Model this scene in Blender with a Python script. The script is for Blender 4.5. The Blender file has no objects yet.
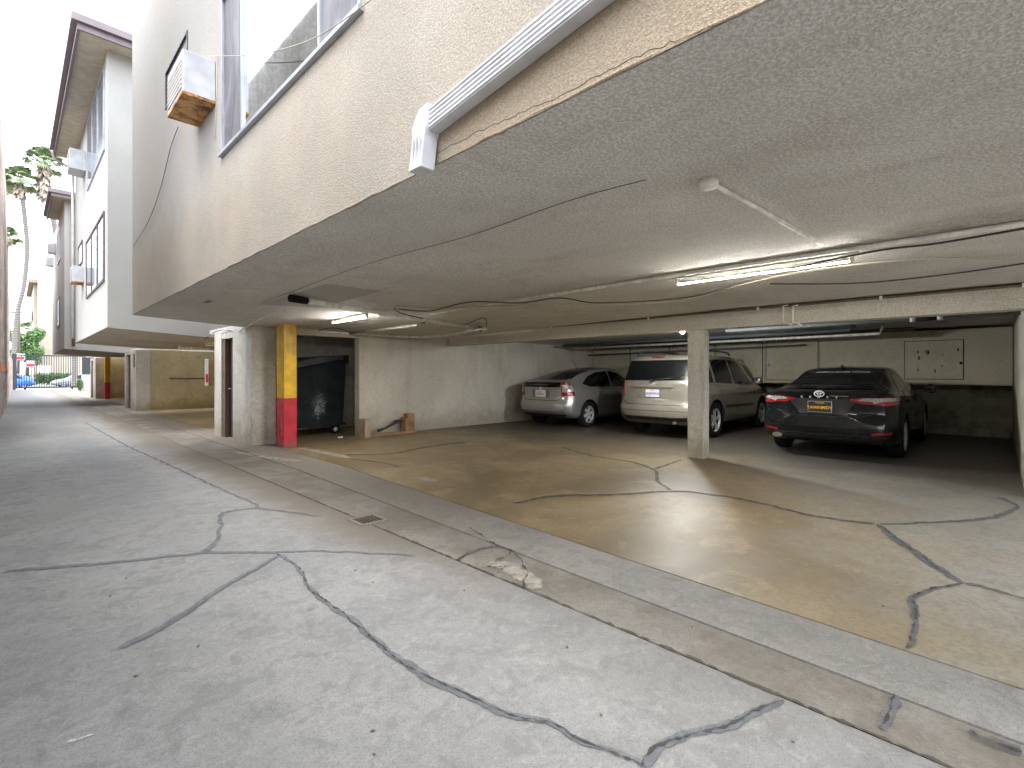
import bpy, bmesh, math, random
from mathutils import Vector, Matrix
from mathutils.bvhtree import BVHTree
random.seed(7)
D = bpy.data
scene = bpy.context.scene
COL = scene.collection
# ------------------------------------------------------------------ camera model
F = 493.0; A = math.radians(45.35); CH = 1.30; HY = 374.0
SA, CA = math.sin(A), math.cos(A)
def ray(px, py):
    u = (px-512)/F
    return SA+u*CA, CA-u*SA, (HY-py)/F
def gnd(px, py, z=0.0):
    dx, dy, dz = ray(px, py); t = (z-CH)/dz
    return Vector((dx*t, dy*t, z))
def onx(px, py, X):
    dx, dy, dz = ray(px, py); t = X/dx
    return Vector((X, dy*t, CH+dz*t))
def ony(px, py, Y):
    dx, dy, dz = ray(px, py); t = Y/dy
    return Vector((dx*t, Y, CH+dz*t))
cam = D.cameras.new('camera'); camo = D.objects.new('camera', cam); COL.objects.link(camo)
cam.sensor_width = 36; cam.lens = F/1024*36; cam.shift_y = -(384-HY)/1024
cam.clip_start = .02; cam.clip_end = 2000
camo.location = (0, 0, CH); camo.rotation_euler = (math.pi/2, 0, -A)
scene.camera = camo
# ------------------------------------------------------------------ materials
class NT:
    def __init__(s, name):
        s.m = D.materials.new(name); s.m.use_nodes = True
        s.t = s.m.node_tree; s.n = s.t.nodes; s.l = s.t.links
        s.b = s.n['Principled BSDF']; s.out = s.n['Material Output']
        s.tc = s.n.new('ShaderNodeTexCoord'); s.co = s.tc.outputs['Object']
    def set(s, inp, v):
        if hasattr(v, 'is_linked') or isinstance(v, bpy.types.NodeSocket): s.l.new(v, inp)
        else:
            if isinstance(v, (tuple, list)) and len(v) == 3 and inp.type == 'RGBA': v = (*v, 1)
            inp.default_value = v
    def noise(s, scale, detail=4, rough=.55, co=None, dist=0, stretch=None):
        co = co or s.co
        if stretch:
            mp = s.n.new('ShaderNodeMapping'); s.l.new(co, mp.inputs[0]); mp.inputs['Scale'].default_value = stretch; co = mp.outputs[0]
        n = s.n.new('ShaderNodeTexNoise'); s.l.new(co, n.inputs['Vector'])
        n.inputs['Scale'].default_value = scale; n.inputs['Detail'].default_value = detail
        n.inputs['Roughness'].default_value = rough; n.inputs['Distortion'].default_value = dist
        return n.outputs['Fac']
    def vor(s, scale, feat='F1', rnd=1):
        n = s.n.new('ShaderNodeTexVoronoi'); s.l.new(s.co, n.inputs['Vector']); n.feature = feat
        n.inputs['Scale'].default_value = scale; n.inputs['Randomness'].default_value = rnd
        return n.outputs['Distance']
    def ramp(s, f, a, b, lo=0., hi=1.):
        n = s.n.new('ShaderNodeMapRange'); n.interpolation_type = 'SMOOTHSTEP'
        s.set(n.inputs['Value'], f); n.inputs['From Min'].default_value = a; n.inputs['From Max'].default_value = b
        n.inputs['To Min'].default_value = lo; n.inputs['To Max'].default_value = hi
        return n.outputs['Result']
    def math(s, op, a, b=0.):
        n = s.n.new('ShaderNodeMath'); n.operation = op
        s.set(n.inputs[0], a); s.set(n.inputs[1], b); return n.outputs[0]
    def mix(s, f, a, b, mode='MIX'):
        n = s.n.new('ShaderNodeMix'); n.data_type = 'RGBA'; n.blend_type = mode
        s.set(n.inputs['Factor'], f); s.set(n.inputs[6], a); s.set(n.inputs[7], b); return n.outputs[2]
    def xyz(s):
        n = s.n.new('ShaderNodeSeparateXYZ'); s.l.new(s.co, n.inputs[0]); return n.outputs
    def bump(s, h, strength=.5, dist=.01, prev=None):
        n = s.n.new('ShaderNodeBump'); s.set(n.inputs['Height'], h)
        n.inputs['Strength'].default_value = strength; n.inputs['Distance'].default_value = dist
        if prev is not None: s.l.new(prev, n.inputs['Normal'])
        return n.outputs[0]
    def fin(s, color=None, rough=None, normal=None, metal=None, **kw):
        if color is not None: s.set(s.b.inputs['Base Color'], color)
        if rough is not None: s.set(s.b.inputs['Roughness'], rough)
        if normal is not None: s.l.new(normal, s.b.inputs['Normal'])
        if metal is not None: s.b.inputs['Metallic'].default_value = metal
        for k, v in kw.items(): s.set(s.b.inputs[k.replace('_', ' ')], v)
        return s.m
MATS = {}
def simple(name, col, rough=.6, metal=0, var=.12, scale=6, bump=0, bscale=60, **kw):
    if name in MATS: return MATS[name]
    n = NT(name)
    a = tuple(c*(1-var) for c in col); b = tuple(min(1, c*(1+var)) for c in col)
    f = n.noise(scale, 5)
    c = n.mix(n.ramp(f, .3, .7), a, b)
    nm = n.bump(n.noise(bscale, 3), bump, .005) if bump else None
    r = n.ramp(n.noise(scale*2, 3), .3, .7, rough*.85, min(1, rough*1.15))
    MATS[name] = n.fin(c, r, nm, metal, **kw); return MATS[name]
def emit(name, col, st):
    n = NT(name); return n.fin(col, .5, Emission_Color=(*col, 1), Emission_Strength=st)

def stucco(name, c, grain=55, bstr=.8, bd=.012, var=.1, dirt=(.2,.17,.13), dirtamt=.35, low=None, streak=True, white=None, contrast=.4, tan=False, ceiling_marks=False):
    n = NT(name); X, Y, Z = n.xyz()
    big = n.noise(.7, 5, .6); med = n.noise(5, 5, .6)
    base = n.mix(n.ramp(big, .38, .62), tuple(v*(1-var) for v in c), tuple(v*(1+var) for v in c))
    if white:
        m = n.math('MULTIPLY', n.ramp(n.math('ADD', Z, n.math('MULTIPLY', med, .9)), 3.2, 4.1), n.ramp(Y, 3.2, 5.2))
        m = n.math('MULTIPLY', m, n.ramp(n.noise(2.5, 6, .65, stretch=(1, 1, .35)), .25, .5, .75, 1))
        base = n.mix(m, base, white)
    if tan:   # older tan coat left below the slanting downspout
        lim = n.math('SUBTRACT', n.math('SUBTRACT', 2.64, n.math('MULTIPLY', Y, .121)), Z)
        m = n.math('MULTIPLY', n.ramp(lim, -.02, .03), n.ramp(n.math('ADD', Y, n.math('MULTIPLY', med, .3)), 2.1, 1.8))
        base = n.mix(n.math('MULTIPLY', m, .75), base, (.385, .30, .20))
    if ceiling_marks:  # darker uneven band along the ceiling conduit
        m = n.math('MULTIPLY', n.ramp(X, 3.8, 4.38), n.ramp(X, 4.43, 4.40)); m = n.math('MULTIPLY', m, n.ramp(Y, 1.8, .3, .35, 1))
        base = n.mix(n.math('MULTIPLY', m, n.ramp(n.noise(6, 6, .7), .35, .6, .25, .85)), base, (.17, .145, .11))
        m = n.math('MULTIPLY', n.ramp(n.noise(.9, 5, .7, stretch=(2.2, .5, 1)), .5, .64), .3); base = n.mix(m, base, (.50, .44, .35))
    if streak:
        st = n.noise(3.2, 6, .65, stretch=(1, 1, .12))
        base = n.mix(n.ramp(st, .5, .7, 0, dirtamt), base, dirt)
    blot = n.ramp(n.noise(1.6, 6, .7, dist=.6), .52, .68, 0, dirtamt*.8)
    base = n.mix(blot, base, dirt)
    base = n.mix(n.ramp(n.noise(9, 6, .75), .5, .66, 0, dirtamt*.5), base, dirt)
    if low:   # dirt splashed low on the wall, with a ragged top
        base = n.mix(n.ramp(n.math('ADD', Z, n.math('MULTIPLY', med, -.7)), low, -.35, 0, .75), base, dirt)
    h1 = n.noise(grain, 4, .6); h2 = n.noise(grain*2.3, 2, .5)
    h = n.math('ADD', h1, n.math('MULTIPLY', h2, .5))
    pit = n.ramp(h, .83, .66, 0, contrast); hi = n.ramp(h, .76, .92, 0, contrast*.7)
    base = n.mix(pit, base, tuple(v*.5 for v in c)); base = n.mix(hi, base, tuple(min(.9, v*1.35) for v in c))
    nm = n.bump(h, bstr, bd); nm = n.bump(n.noise(2, 4), .3, .03, nm)
    return n.fin(base, .9, nm, Specular_IOR_Level=.2)

M = {}
M['facade'] = stucco('facade_stucco', (.365, .322, .268), 95, .8, .008, .08, (.42, .33, .24), .32, white=(.385, .375, .36), contrast=.38, tan=True)
M['ceiling'] = stucco('ceiling_stucco', (.78, .76, .715), 70, 1, .012, .07, (.42, .36, .28), .34, streak=False, contrast=.55, ceiling_marks=True)
M['beam'] = stucco('beam_stucco', (.64, .60, .52), 70, .8, .008, .07, (.3, .25, .17), .35, streak=False, contrast=.5)
M['stucco_white'] = stucco('pale_stucco', (.45, .44, .415), 40, .35, .006, .05, (.5, .46, .4), .3, contrast=.12)
M['soffit'] = stucco('soffit_stucco', (.60, .54, .44), 40, .4, .006, .08, (.3, .25, .18), .3, streak=False, contrast=.2)
M['wall'] = stucco('garage_wall_plaster', (.60, .56, .475), 22, .3, .006, .08, (.30, .26, .19), .3, low=.25, contrast=.15)
M['wall_yellow'] = stucco('yellowed_plaster', (.56, .48, .30), 22, .3, .006, .1, (.25, .19, .09), .32, low=.2, contrast=.15)
M['column'] = stucco('column_plaster', (.62, .59, .53), 26, .4, .006, .12, (.28, .24, .17), .5, low=.25, contrast=.2)
M['beige'] = stucco('beige_stucco', (.50, .42, .35), 20, .3, .006, .06, (.4, .33, .26), .2, contrast=.1)
M['cabinet'] = stucco('cabinet_paint', (.46, .425, .32), 14, .12, .003, .05, (.24, .2, .13), .25, streak=False, contrast=.1)

def block():
    n = NT('sooty_block_wall'); X, Y, Z = n.xyz()
    cb = n.n.new('ShaderNodeCombineXYZ'); n.l.new(Y, cb.inputs[0]); n.l.new(Z, cb.inputs[1])
    br = n.n.new('ShaderNodeTexBrick'); n.l.new(cb.outputs[0], br.inputs['Vector'])
    br.inputs['Scale'].default_value = 1; br.inputs['Brick Width'].default_value = .41; br.inputs['Row Height'].default_value = .205
    br.inputs['Mortar Size'].default_value = .006; br.inputs['Color1'].default_value = (.42, .39, .31, 1)
    br.inputs['Color2'].default_value = (.36, .335, .26, 1); br.inputs['Mortar'].default_value = (.33, .31, .25, 1)
    c = n.mix(n.ramp(n.noise(2.2, 6, .7), .4, .7, 0, .75), br.outputs['Color'], (.12, .11, .085))
    c = n.mix(n.ramp(n.noise(7, 6, .7), .6, .72, 0, .5), c, (.42, .39, .31))
    return n.fin(c, .9, n.bump(n.noise(40, 4), .4, .006))
M['block'] = block()
M['bounce_white'] = stucco('bounce_plaster', (.76, .74, .70), 22, .3, .006, .05, (.5, .46, .4), .2, contrast=.1)  # bright white for the unseen walls that bounce light onto the soffit
def brickwall():
    n = NT('weathered_brick'); X, Y, Z = n.xyz()
    cb = n.n.new('ShaderNodeCombineXYZ'); n.l.new(Y, cb.inputs[0]); n.l.new(Z, cb.inputs[1])
    br = n.n.new('ShaderNodeTexBrick'); n.l.new(cb.outputs[0], br.inputs['Vector'])
    br.inputs['Scale'].default_value = 1; br.inputs['Brick Width'].default_value = .22; br.inputs['Row Height'].default_value = .075
    br.inputs['Mortar Size'].default_value = .009
    br.inputs['Color1'].default_value = (.33, .2, .15, 1); br.inputs['Color2'].default_value = (.42, .3, .24, 1); br.inputs['Mortar'].default_value = (.4, .36, .31, 1)
    c = n.mix(n.ramp(n.noise(.8, 6, .7), .4, .7, 0, .7), br.outputs['Color'], (.42, .36, .32))
    nm = n.bump(br.outputs['Fac'], -.6, .01)
    c = n.mix(n.ramp(n.noise(2.5, 5, .8, stretch=(1, .15, 1)), .42, .58), n.mix(.6, c, (.12, .08, .06)), c)
    return n.fin(c, .9, n.bump(n.noise(30, 4), .4, .006, nm))
M['brick'] = brickwall()
M['orange_brick'] = simple('orange_brick', (.5, .2, .1), .9, bump=.4)
M['neighbour'] = stucco('neighbour_plaster', (.50, .47, .43), 14, .5, .01, .15, (.2, .17, .14), .6)

def concrete(name, c, warm, dirt_shade_mask=None, rough=.85, speck=.5, blue=True):
    n = NT(name); X, Y, Z = n.xyz()
    big = n.noise(.35, 6, .6); med = n.noise(1.7, 7, .65, dist=.4); fine = n.noise(26, 6, .75); vf = n.noise(110, 2, .6)
    base = n.mix(n.ramp(big, .38, .62), tuple(v*.86 for v in c), tuple(v*1.1 for v in c))
    base = n.mix(n.ramp(med, .5, .62, 0, .55), base, warm)
    if blue: base = n.mix(n.ramp(n.noise(.9, 6, .65, dist=.8), .5, .62, 0, .4), base, tuple(v*k for v, k in zip(c, (.66, .70, .78))))
    base = n.mix(n.ramp(n.noise(5.5, 7, .72, dist=.5), .47, .62, 0, .6), base, tuple(v*.62 for v in c))
    base = n.mix(n.ramp(n.noise(11, 6, .75, dist=1), .52, .62, 0, .35), base, tuple(v*1.35 for v in c))
    base = n.mix(n.ramp(n.noise(2.4, 7, .75, dist=1.2), .55, .64, 0, .45), base, tuple(v*.58 for v in c))
    base = n.mix(n.ramp(fine, .42, .62, 0, .4), base, tuple(v*.7 for v in c))
    base = n.mix(n.ramp(vf, .53, .64, 0, speck), base, tuple(v*.45 for v in c))
    base = n.mix(n.ramp(n.noise(150, 2, .5), .56, .66, 0, speck*.5), base, tuple(min(.8, v*1.5) for v in c))
    sp = n.ramp(n.vor(2.3), .02, .06, .55, 0)
    sp = n.math('MULTIPLY', sp, n.ramp(n.noise(1.1, 2), .5, .6))
    base = n.mix(sp, base, tuple(v*.45 for v in c))
    # hairline crazing
    cz_ = n.vor(1.15, 'DISTANCE_TO_EDGE')
    if dirt_shade_mask: base = dirt_shade_mask(n, base, X, Y, med, fine)
    nm = n.bump(n.noise(60, 6, .7), .28, .006); nm = n.bump(vf, .35, .003, nm)
    return n.fin(base, n.ramp(med, .3, .7, rough*.94, min(1, rough*1.06)), nm, Specular_IOR_Level=.3)
def alley_dirt(n, base, X, Y, med, fine):
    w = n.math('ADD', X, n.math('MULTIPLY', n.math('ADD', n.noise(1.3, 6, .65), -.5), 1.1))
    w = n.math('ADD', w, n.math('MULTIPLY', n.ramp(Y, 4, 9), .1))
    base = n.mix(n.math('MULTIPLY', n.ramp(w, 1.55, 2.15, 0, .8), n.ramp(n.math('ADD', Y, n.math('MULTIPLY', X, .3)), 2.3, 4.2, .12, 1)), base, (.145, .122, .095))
    # tyre-worn grey band down the middle
    t = n.ramp(n.math('ABSOLUTE', n.math('SUBTRACT', n.math('ADD', X, n.math('MULTIPLY', n.noise(.5, 5), .9)), 1.35)), 0, .45, .35, 0)
    t = n.math('MULTIPLY', t, n.ramp(Y, 4, 8))
    return n.mix(t, base, (.15, .155, .17))
M['alley'] = concrete('alley_concrete', (.236, .232, .224), (.27, .262, .248), alley_dirt, speck=.42)
def apron_dirt(n, base, X, Y, med, fine):
    d = n.ramp(n.math('ADD', Y, n.math('MULTIPLY', n.noise(1.5, 6, .7), 2.5)), 2.6, 6, 0, .55)
    return n.mix(d, base, (.175, .142, .105))
M['apron'] = concrete('apron_concrete', (.275, .262, .24), (.31, .297, .272), apron_dirt, .8)
def gut_dirt(n, base, X, Y, med, fine):
    return n.mix(n.ramp(n.noise(1.2, 6, .7), .38, .62, .0, .7), base, (.13, .108, .082))
M['gutter'] = concrete('gutter_concrete', (.235, .218, .19), (.27, .25, .215), gut_dirt, .85)
def garage_dirt_shade(n, base, X, Y, med, fine):
    big = n.noise(.55, 6, .62, dist=.7)
    yel = n.mix(n.ramp(big, .40, .62), (.165, .118, .056), (.30, .222, .115))
    yel = n.mix(n.ramp(n.noise(3.1, 7, .7, dist=.6), .45, .62, 0, .5), yel, (.17, .12, .06))
    yel = n.mix(n.ramp(n.noise(2.2, 7, .7, dist=.3), .54, .64, 0, .5), yel, (.36, .275, .155))
    yel = n.mix(n.ramp(fine, .42, .62, 0, .35), yel, (.17, .13, .08))
    # rust-yellow coating worn off towards the open right-hand end and along the threshold
    d = n.math('ADD', n.math('SUBTRACT', Y, n.math('MULTIPLY', X, .42)), n.math('MULTIPLY', n.noise(1.1, 6, .65), 2.6))
    keep = n.ramp(d, -.7, 1.3, .15, .95)
    base = n.mix(keep, base, yel)
    # grey polished patches
    base = n.mix(n.ramp(n.noise(.8, 6, .65, dist=.4), .56, .7, 0, .4), base, (.33, .315, .28))
    oil = n.math('MULTIPLY', n.ramp(n.math('ADD', n.vor(.9), n.math('MULTIPLY', n.noise(9, 4, .7), .12)), .10, .2, .6, 0), n.ramp(n.noise(.6, 3), .45, .55))
    base = n.mix(oil, base, (.07, .06, .045))
    base = n.mix(n.ramp(fine, .5, .64, 0, .3), base, (.14, .115, .08))
    # oil-dark bays, with the contact shade of the cars painted in
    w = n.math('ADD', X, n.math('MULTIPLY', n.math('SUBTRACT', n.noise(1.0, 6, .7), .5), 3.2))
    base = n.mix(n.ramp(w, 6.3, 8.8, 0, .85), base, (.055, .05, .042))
    return base
gm = concrete('garage_concrete', (.36, .345, .31), (.36, .31, .23), garage_dirt_shade, .47, .35, blue=False)
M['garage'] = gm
gm.node_tree.nodes['Principled BSDF'].inputs['Specular IOR Level'].default_value = .5

def sealmat(name, col, base_alpha=.9):
    n = NT(name)
    at = n.n.new('ShaderNodeAttribute'); at.attribute_name = 'edge'
    e = n.math('ADD', at.outputs['Fac'], n.math('MULTIPLY', n.math('SUBTRACT', n.noise(38, 6, .8), .5), 2.2))
    al = n.ramp(e, .25, .6, 0, base_alpha)
    al = n.math('MULTIPLY', al, n.ramp(n.noise(9, 6, .7), .36, .56, .55, 1))
    c = n.mix(n.ramp(n.noise(14, 5, .7), .3, .7), tuple(v*.8 for v in col), tuple(v*1.25 for v in col))
    c = n.mix(n.ramp(n.noise(150, 2), .55, .7, 0, .5), c, tuple(v*.5 for v in col))
    return n.fin(c, .75, n.bump(n.noise(70, 3), .3, .003), Alpha=al)
M['seal'] = sealmat('crack_filler', (.125, .13, .14))
M['seal_soft'] = sealmat('thin_crack_filler', (.09, .09, .094), .6)
M['crackline'] = sealmat('open_crack', (.04, .036, .032), .95)
M['grit'] = sealmat('gutter_grit', (.05, .045, .03), 1)
M['whitespot'] = sealmat('white_spill', (.62, .62, .6), .85)
M['lightpatch'] = sealmat('pale_patch', (.40, .37, .31), .7)
M['dark_ground'] = simple('joint_soil', (.06, .055, .05), .95)
M['asphalt'] = simple('asphalt', (.055, .055, .06), .9, bump=.3)
M['walk'] = simple('sidewalk_concrete', (.5, .48, .45), .9)
M['fascia'] = simple('plum_fascia_paint', (.20, .16, .17), .55)
M['brown_trim'] = simple('brown_trim', (.30, .17, .10), .6)
M['eave'] = simple('eave_plaster', (.55, .49, .38), .8)
M['alu'] = simple('window_aluminium', (.40, .415, .46), .4, .5)
M['bronze'] = simple('bronze_frame', (.16, .12, .11), .45, .4)
M['darkframe'] = simple('dark_frame', (.06, .055, .06), .5)
M['glass'] = simple('reflective_glass', (.72, .76, .80), .03, 1, .03)
M['glassfar'] = simple('grey_window_glass', (.17, .20, .25), .1, .35, .05)
def screen():
    n = NT('dusty_insect_screen')
    f = n.noise(2.2, 6, .65, dist=1.2, stretch=(1, 1.5, .5))
    c = n.mix(n.ramp(f, .35, .75), (.10, .095, .105), (.21, .20, .22))
    return n.fin(c, .6, n.bump(n.noise(300, 1), .2, .002))
M['screen'] = screen()
M['white_paint'] = simple('white_paint', (.54, .54, .56), .4)
def rust():
    n = NT('rusty_pan'); f = n.noise(9, 6, .7, dist=.5)
    c = n.mix(n.ramp(f, .42, .56), (.36, .13, .03), (.60, .36, .16))
    c = n.mix(n.ramp(n.noise(4, 6, .7), .54, .66, 0, .8), c, (.07, .04, .025))
    return n.fin(c, .85, n.bump(f, .4, .01))
M['rust'] = rust()
M['ac'] = simple('ac_casing', (.48, .48, .50), .45)
M['acg'] = simple('ac_grille', (.42, .39, .36), .6)
def chipped(name, col):
    n = NT(name); X, Y, Z = n.xyz()
    c = n.mix(n.ramp(n.noise(5, 5), .4, .6), tuple(v*.86 for v in col), tuple(min(1, v*1.1) for v in col))
    c = n.mix(n.ramp(n.noise(4, 6, .7, stretch=(1, 1, .2)), .52, .66, 0, .35), c, (.2, .15, .1))
    ch = n.ramp(n.noise(16, 6, .75), .655, .675); c = n.mix(n.math('MULTIPLY', ch, .8), c, (.32, .28, .24))
    c = n.mix(n.ramp(n.math('ADD', Z, n.math('MULTIPLY', n.noise(12, 4), .2)), .28, .1, 0, .6), c, (.15, .1, .08))
    return n.fin(c, n.ramp(n.noise(9, 4), .35, .65, .3, .55), n.bump(n.noise(25, 4), .2, .004))
M['yellow'] = chipped('yellow_paint', (.74, .44, .012))
M['red'] = chipped('red_paint', (.48, .016, .03))
M['door_brown'] = simple('dark_brown_door', (.075, .05, .045), .6)
M['door_grey'] = simple('brown_door_frame', (.15, .095, .07), .6)
M['pipe'] = simple('painted_pipe', (.78, .75, .68), .65, var=.2, scale=12)
M['pipe_old'] = simple('old_painted_metal', (.34, .32, .27), .7, var=.2, scale=12)
M['pipe_metal'] = simple('galvanised_pipe', (.10, .115, .125), .8, 0)
M['pipe_dark'] = simple('rusted_pipe', (.13, .10, .07), .8)
M['rubber'] = simple('black_rubber', (.014, .014, .014), .95, Specular_IOR_Level=.15)
M['black'] = simple('black_plastic', (.02, .02, .021), .5)
M['cable'] = simple('dark_cable', (.05, .045, .04), .7)
M['cable_w'] = simple('painted_cable', (.42, .38, .30), .7)
M['wood'] = simple('raw_wood', (.30, .17, .085), .8, var=.3, bump=.3)
M['wood_pale'] = simple('pale_wood', (.42, .32, .22), .8, var=.2, bump=.3)
M['tube'] = emit('fluorescent_tube', (1, .96, .88), 125)
M['tube_warm'] = emit('warm_tube', (1, .8, .45), 75)
M['bulb'] = emit('bare_bulb', (.95, .98, 1), 1000)
def dump():
    n = NT('dumpster_paint'); X, Y, Z = n.xyz()
    c = n.mix(n.ramp(n.noise(3, 6, .65), .4, .6), (.004, .0065, .007), (.011, .015, .016))
    c = n.mix(n.ramp(n.noise(14, 6, .75), .64, .74, 0, .5), c, (.12, .13, .13))
    return n.fin(c, .7, n.bump(n.noise(5, 3), .5, .03), Specular_IOR_Level=.25)
M['dumpster'] = dump()
M['palebuff'] = sealmat('scuffed_pale_paint', (.22, .24, .25), .65)
M['steel_dark'] = simple('gate_steel', (.035, .04, .05), .5, .1)
M['leafdark'] = simple('hedge_leaf', (.055, .12, .028), .7, var=.4, scale=3)
M['leaf'] = simple('tree_leaf', (.09, .17, .05), .7, var=.4, scale=1.5)
M['palm'] = simple('palm_frond', (.19, .25, .12), .6, var=.35, scale=1)
M['palmdead'] = simple('dead_frond', (.5, .42, .34), .9, var=.3, scale=2)
def ptrunk():
    n = NT('palm_bark'); X, Y, Z = n.xyz()
    w = n.n.new('ShaderNodeTexWave'); n.l.new(n.co, w.inputs[0]); w.bands_direction = 'Z'; w.inputs['Scale'].default_value = 1.5; w.inputs['Distortion'].default_value = 3
    c = n.mix(w.outputs['Fac'], (.13, .115, .105), (.24, .215, .20))
    return n.fin(c, .9, n.bump(n.noise(6), .6, .05))
M['ptrunk'] = ptrunk()
M['bark'] = simple('tree_bark', (.12, .09, .06), .9, bump=.5)
def paint(name, col, metal=.0, flake=0, rough=.3):
    n = NT(name)
    c = n.mix(n.ramp(n.noise(1.5, 5, .6), .4, .75, 0, .25), col, tuple(v*.8+.003 for v in col))
    # fine road dust low down
    X, Y, Z = n.xyz()
    c = n.mix(n.ramp(Z, .45, .15, 0, .25 if col[0] > .02 else .08), c, (.12, .10, .08))
    return n.fin(c, n.ramp(n.noise(3, 5), .3, .7, rough*.8, rough*1.3), None, metal, Coat_Weight=(1. if col[0] > .02 else .75), Coat_Roughness=.04, Specular_IOR_Level=(.5 if col[0] > .02 else .02))
M['car_black'] = paint('black_car_paint', (.006, .0065, .007), 0, rough=.25)
M['car_silver'] = paint('silver_car_paint', (.34, .335, .315), .55, rough=.35)
M['car_champ'] = paint('champagne_car_paint', (.30, .275, .23), .5, rough=.35)
M['car_blue'] = paint('blue_car_paint', (.03, .16, .62), .2, rough=.3)
M['car_grey'] = paint('grey_car_paint', (.32, .34, .37), .4, rough=.3)
n = NT('car_glass'); M['carglass'] = n.fin((.004, .005, .005), .05, Specular_IOR_Level=.4)
n = NT('tail_lamp_red'); M['lampred'] = n.fin(n.mix(n.ramp(n.noise(40, 2), .4, .6), (.34, .005, .01), (.18, .003, .006)), .12, Coat_Weight=1.)
n = NT('tail_lamp_clear'); M['lampclear'] = n.fin(n.mix(n.ramp(n.vor(45), .1, .5), (.62, .6, .58), (.3, .27, .26)), .12, Coat_Weight=1.)
M['chrome'] = simple('chrome_trim', (.7, .7, .7), .15, 1, .03)
M['alloy'] = simple('alloy_wheel', (.5, .5, .5), .35, .15)
M['badge'] = simple('badge_silver', (.72, .72, .72), .35, .1)
M['plate_black'] = simple('black_plate', (.012, .012, .014), .5)
M['plate_yellow'] = simple('yellow_lettering', (.85, .45, .02), .5)
M['plate_white'] = simple('white_plate', (.7, .68, .68), .5)
M['plate_blue'] = simple('dark_blue_lettering', (.08, .1, .3), .5)
M['plate_red'] = simple('red_lettering', (.6, .08, .08), .5)
M['gap'] = simple('panel_gap', (.004, .004, .004), .8)
M['text_white'] = simple('white_sticker', (.45, .45, .45), .6)
M['sign_white'] = simple('sign_white', (.75, .75, .75), .5)
M['sign_red'] = simple('sign_red', (.6, .03, .03), .5)
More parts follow.
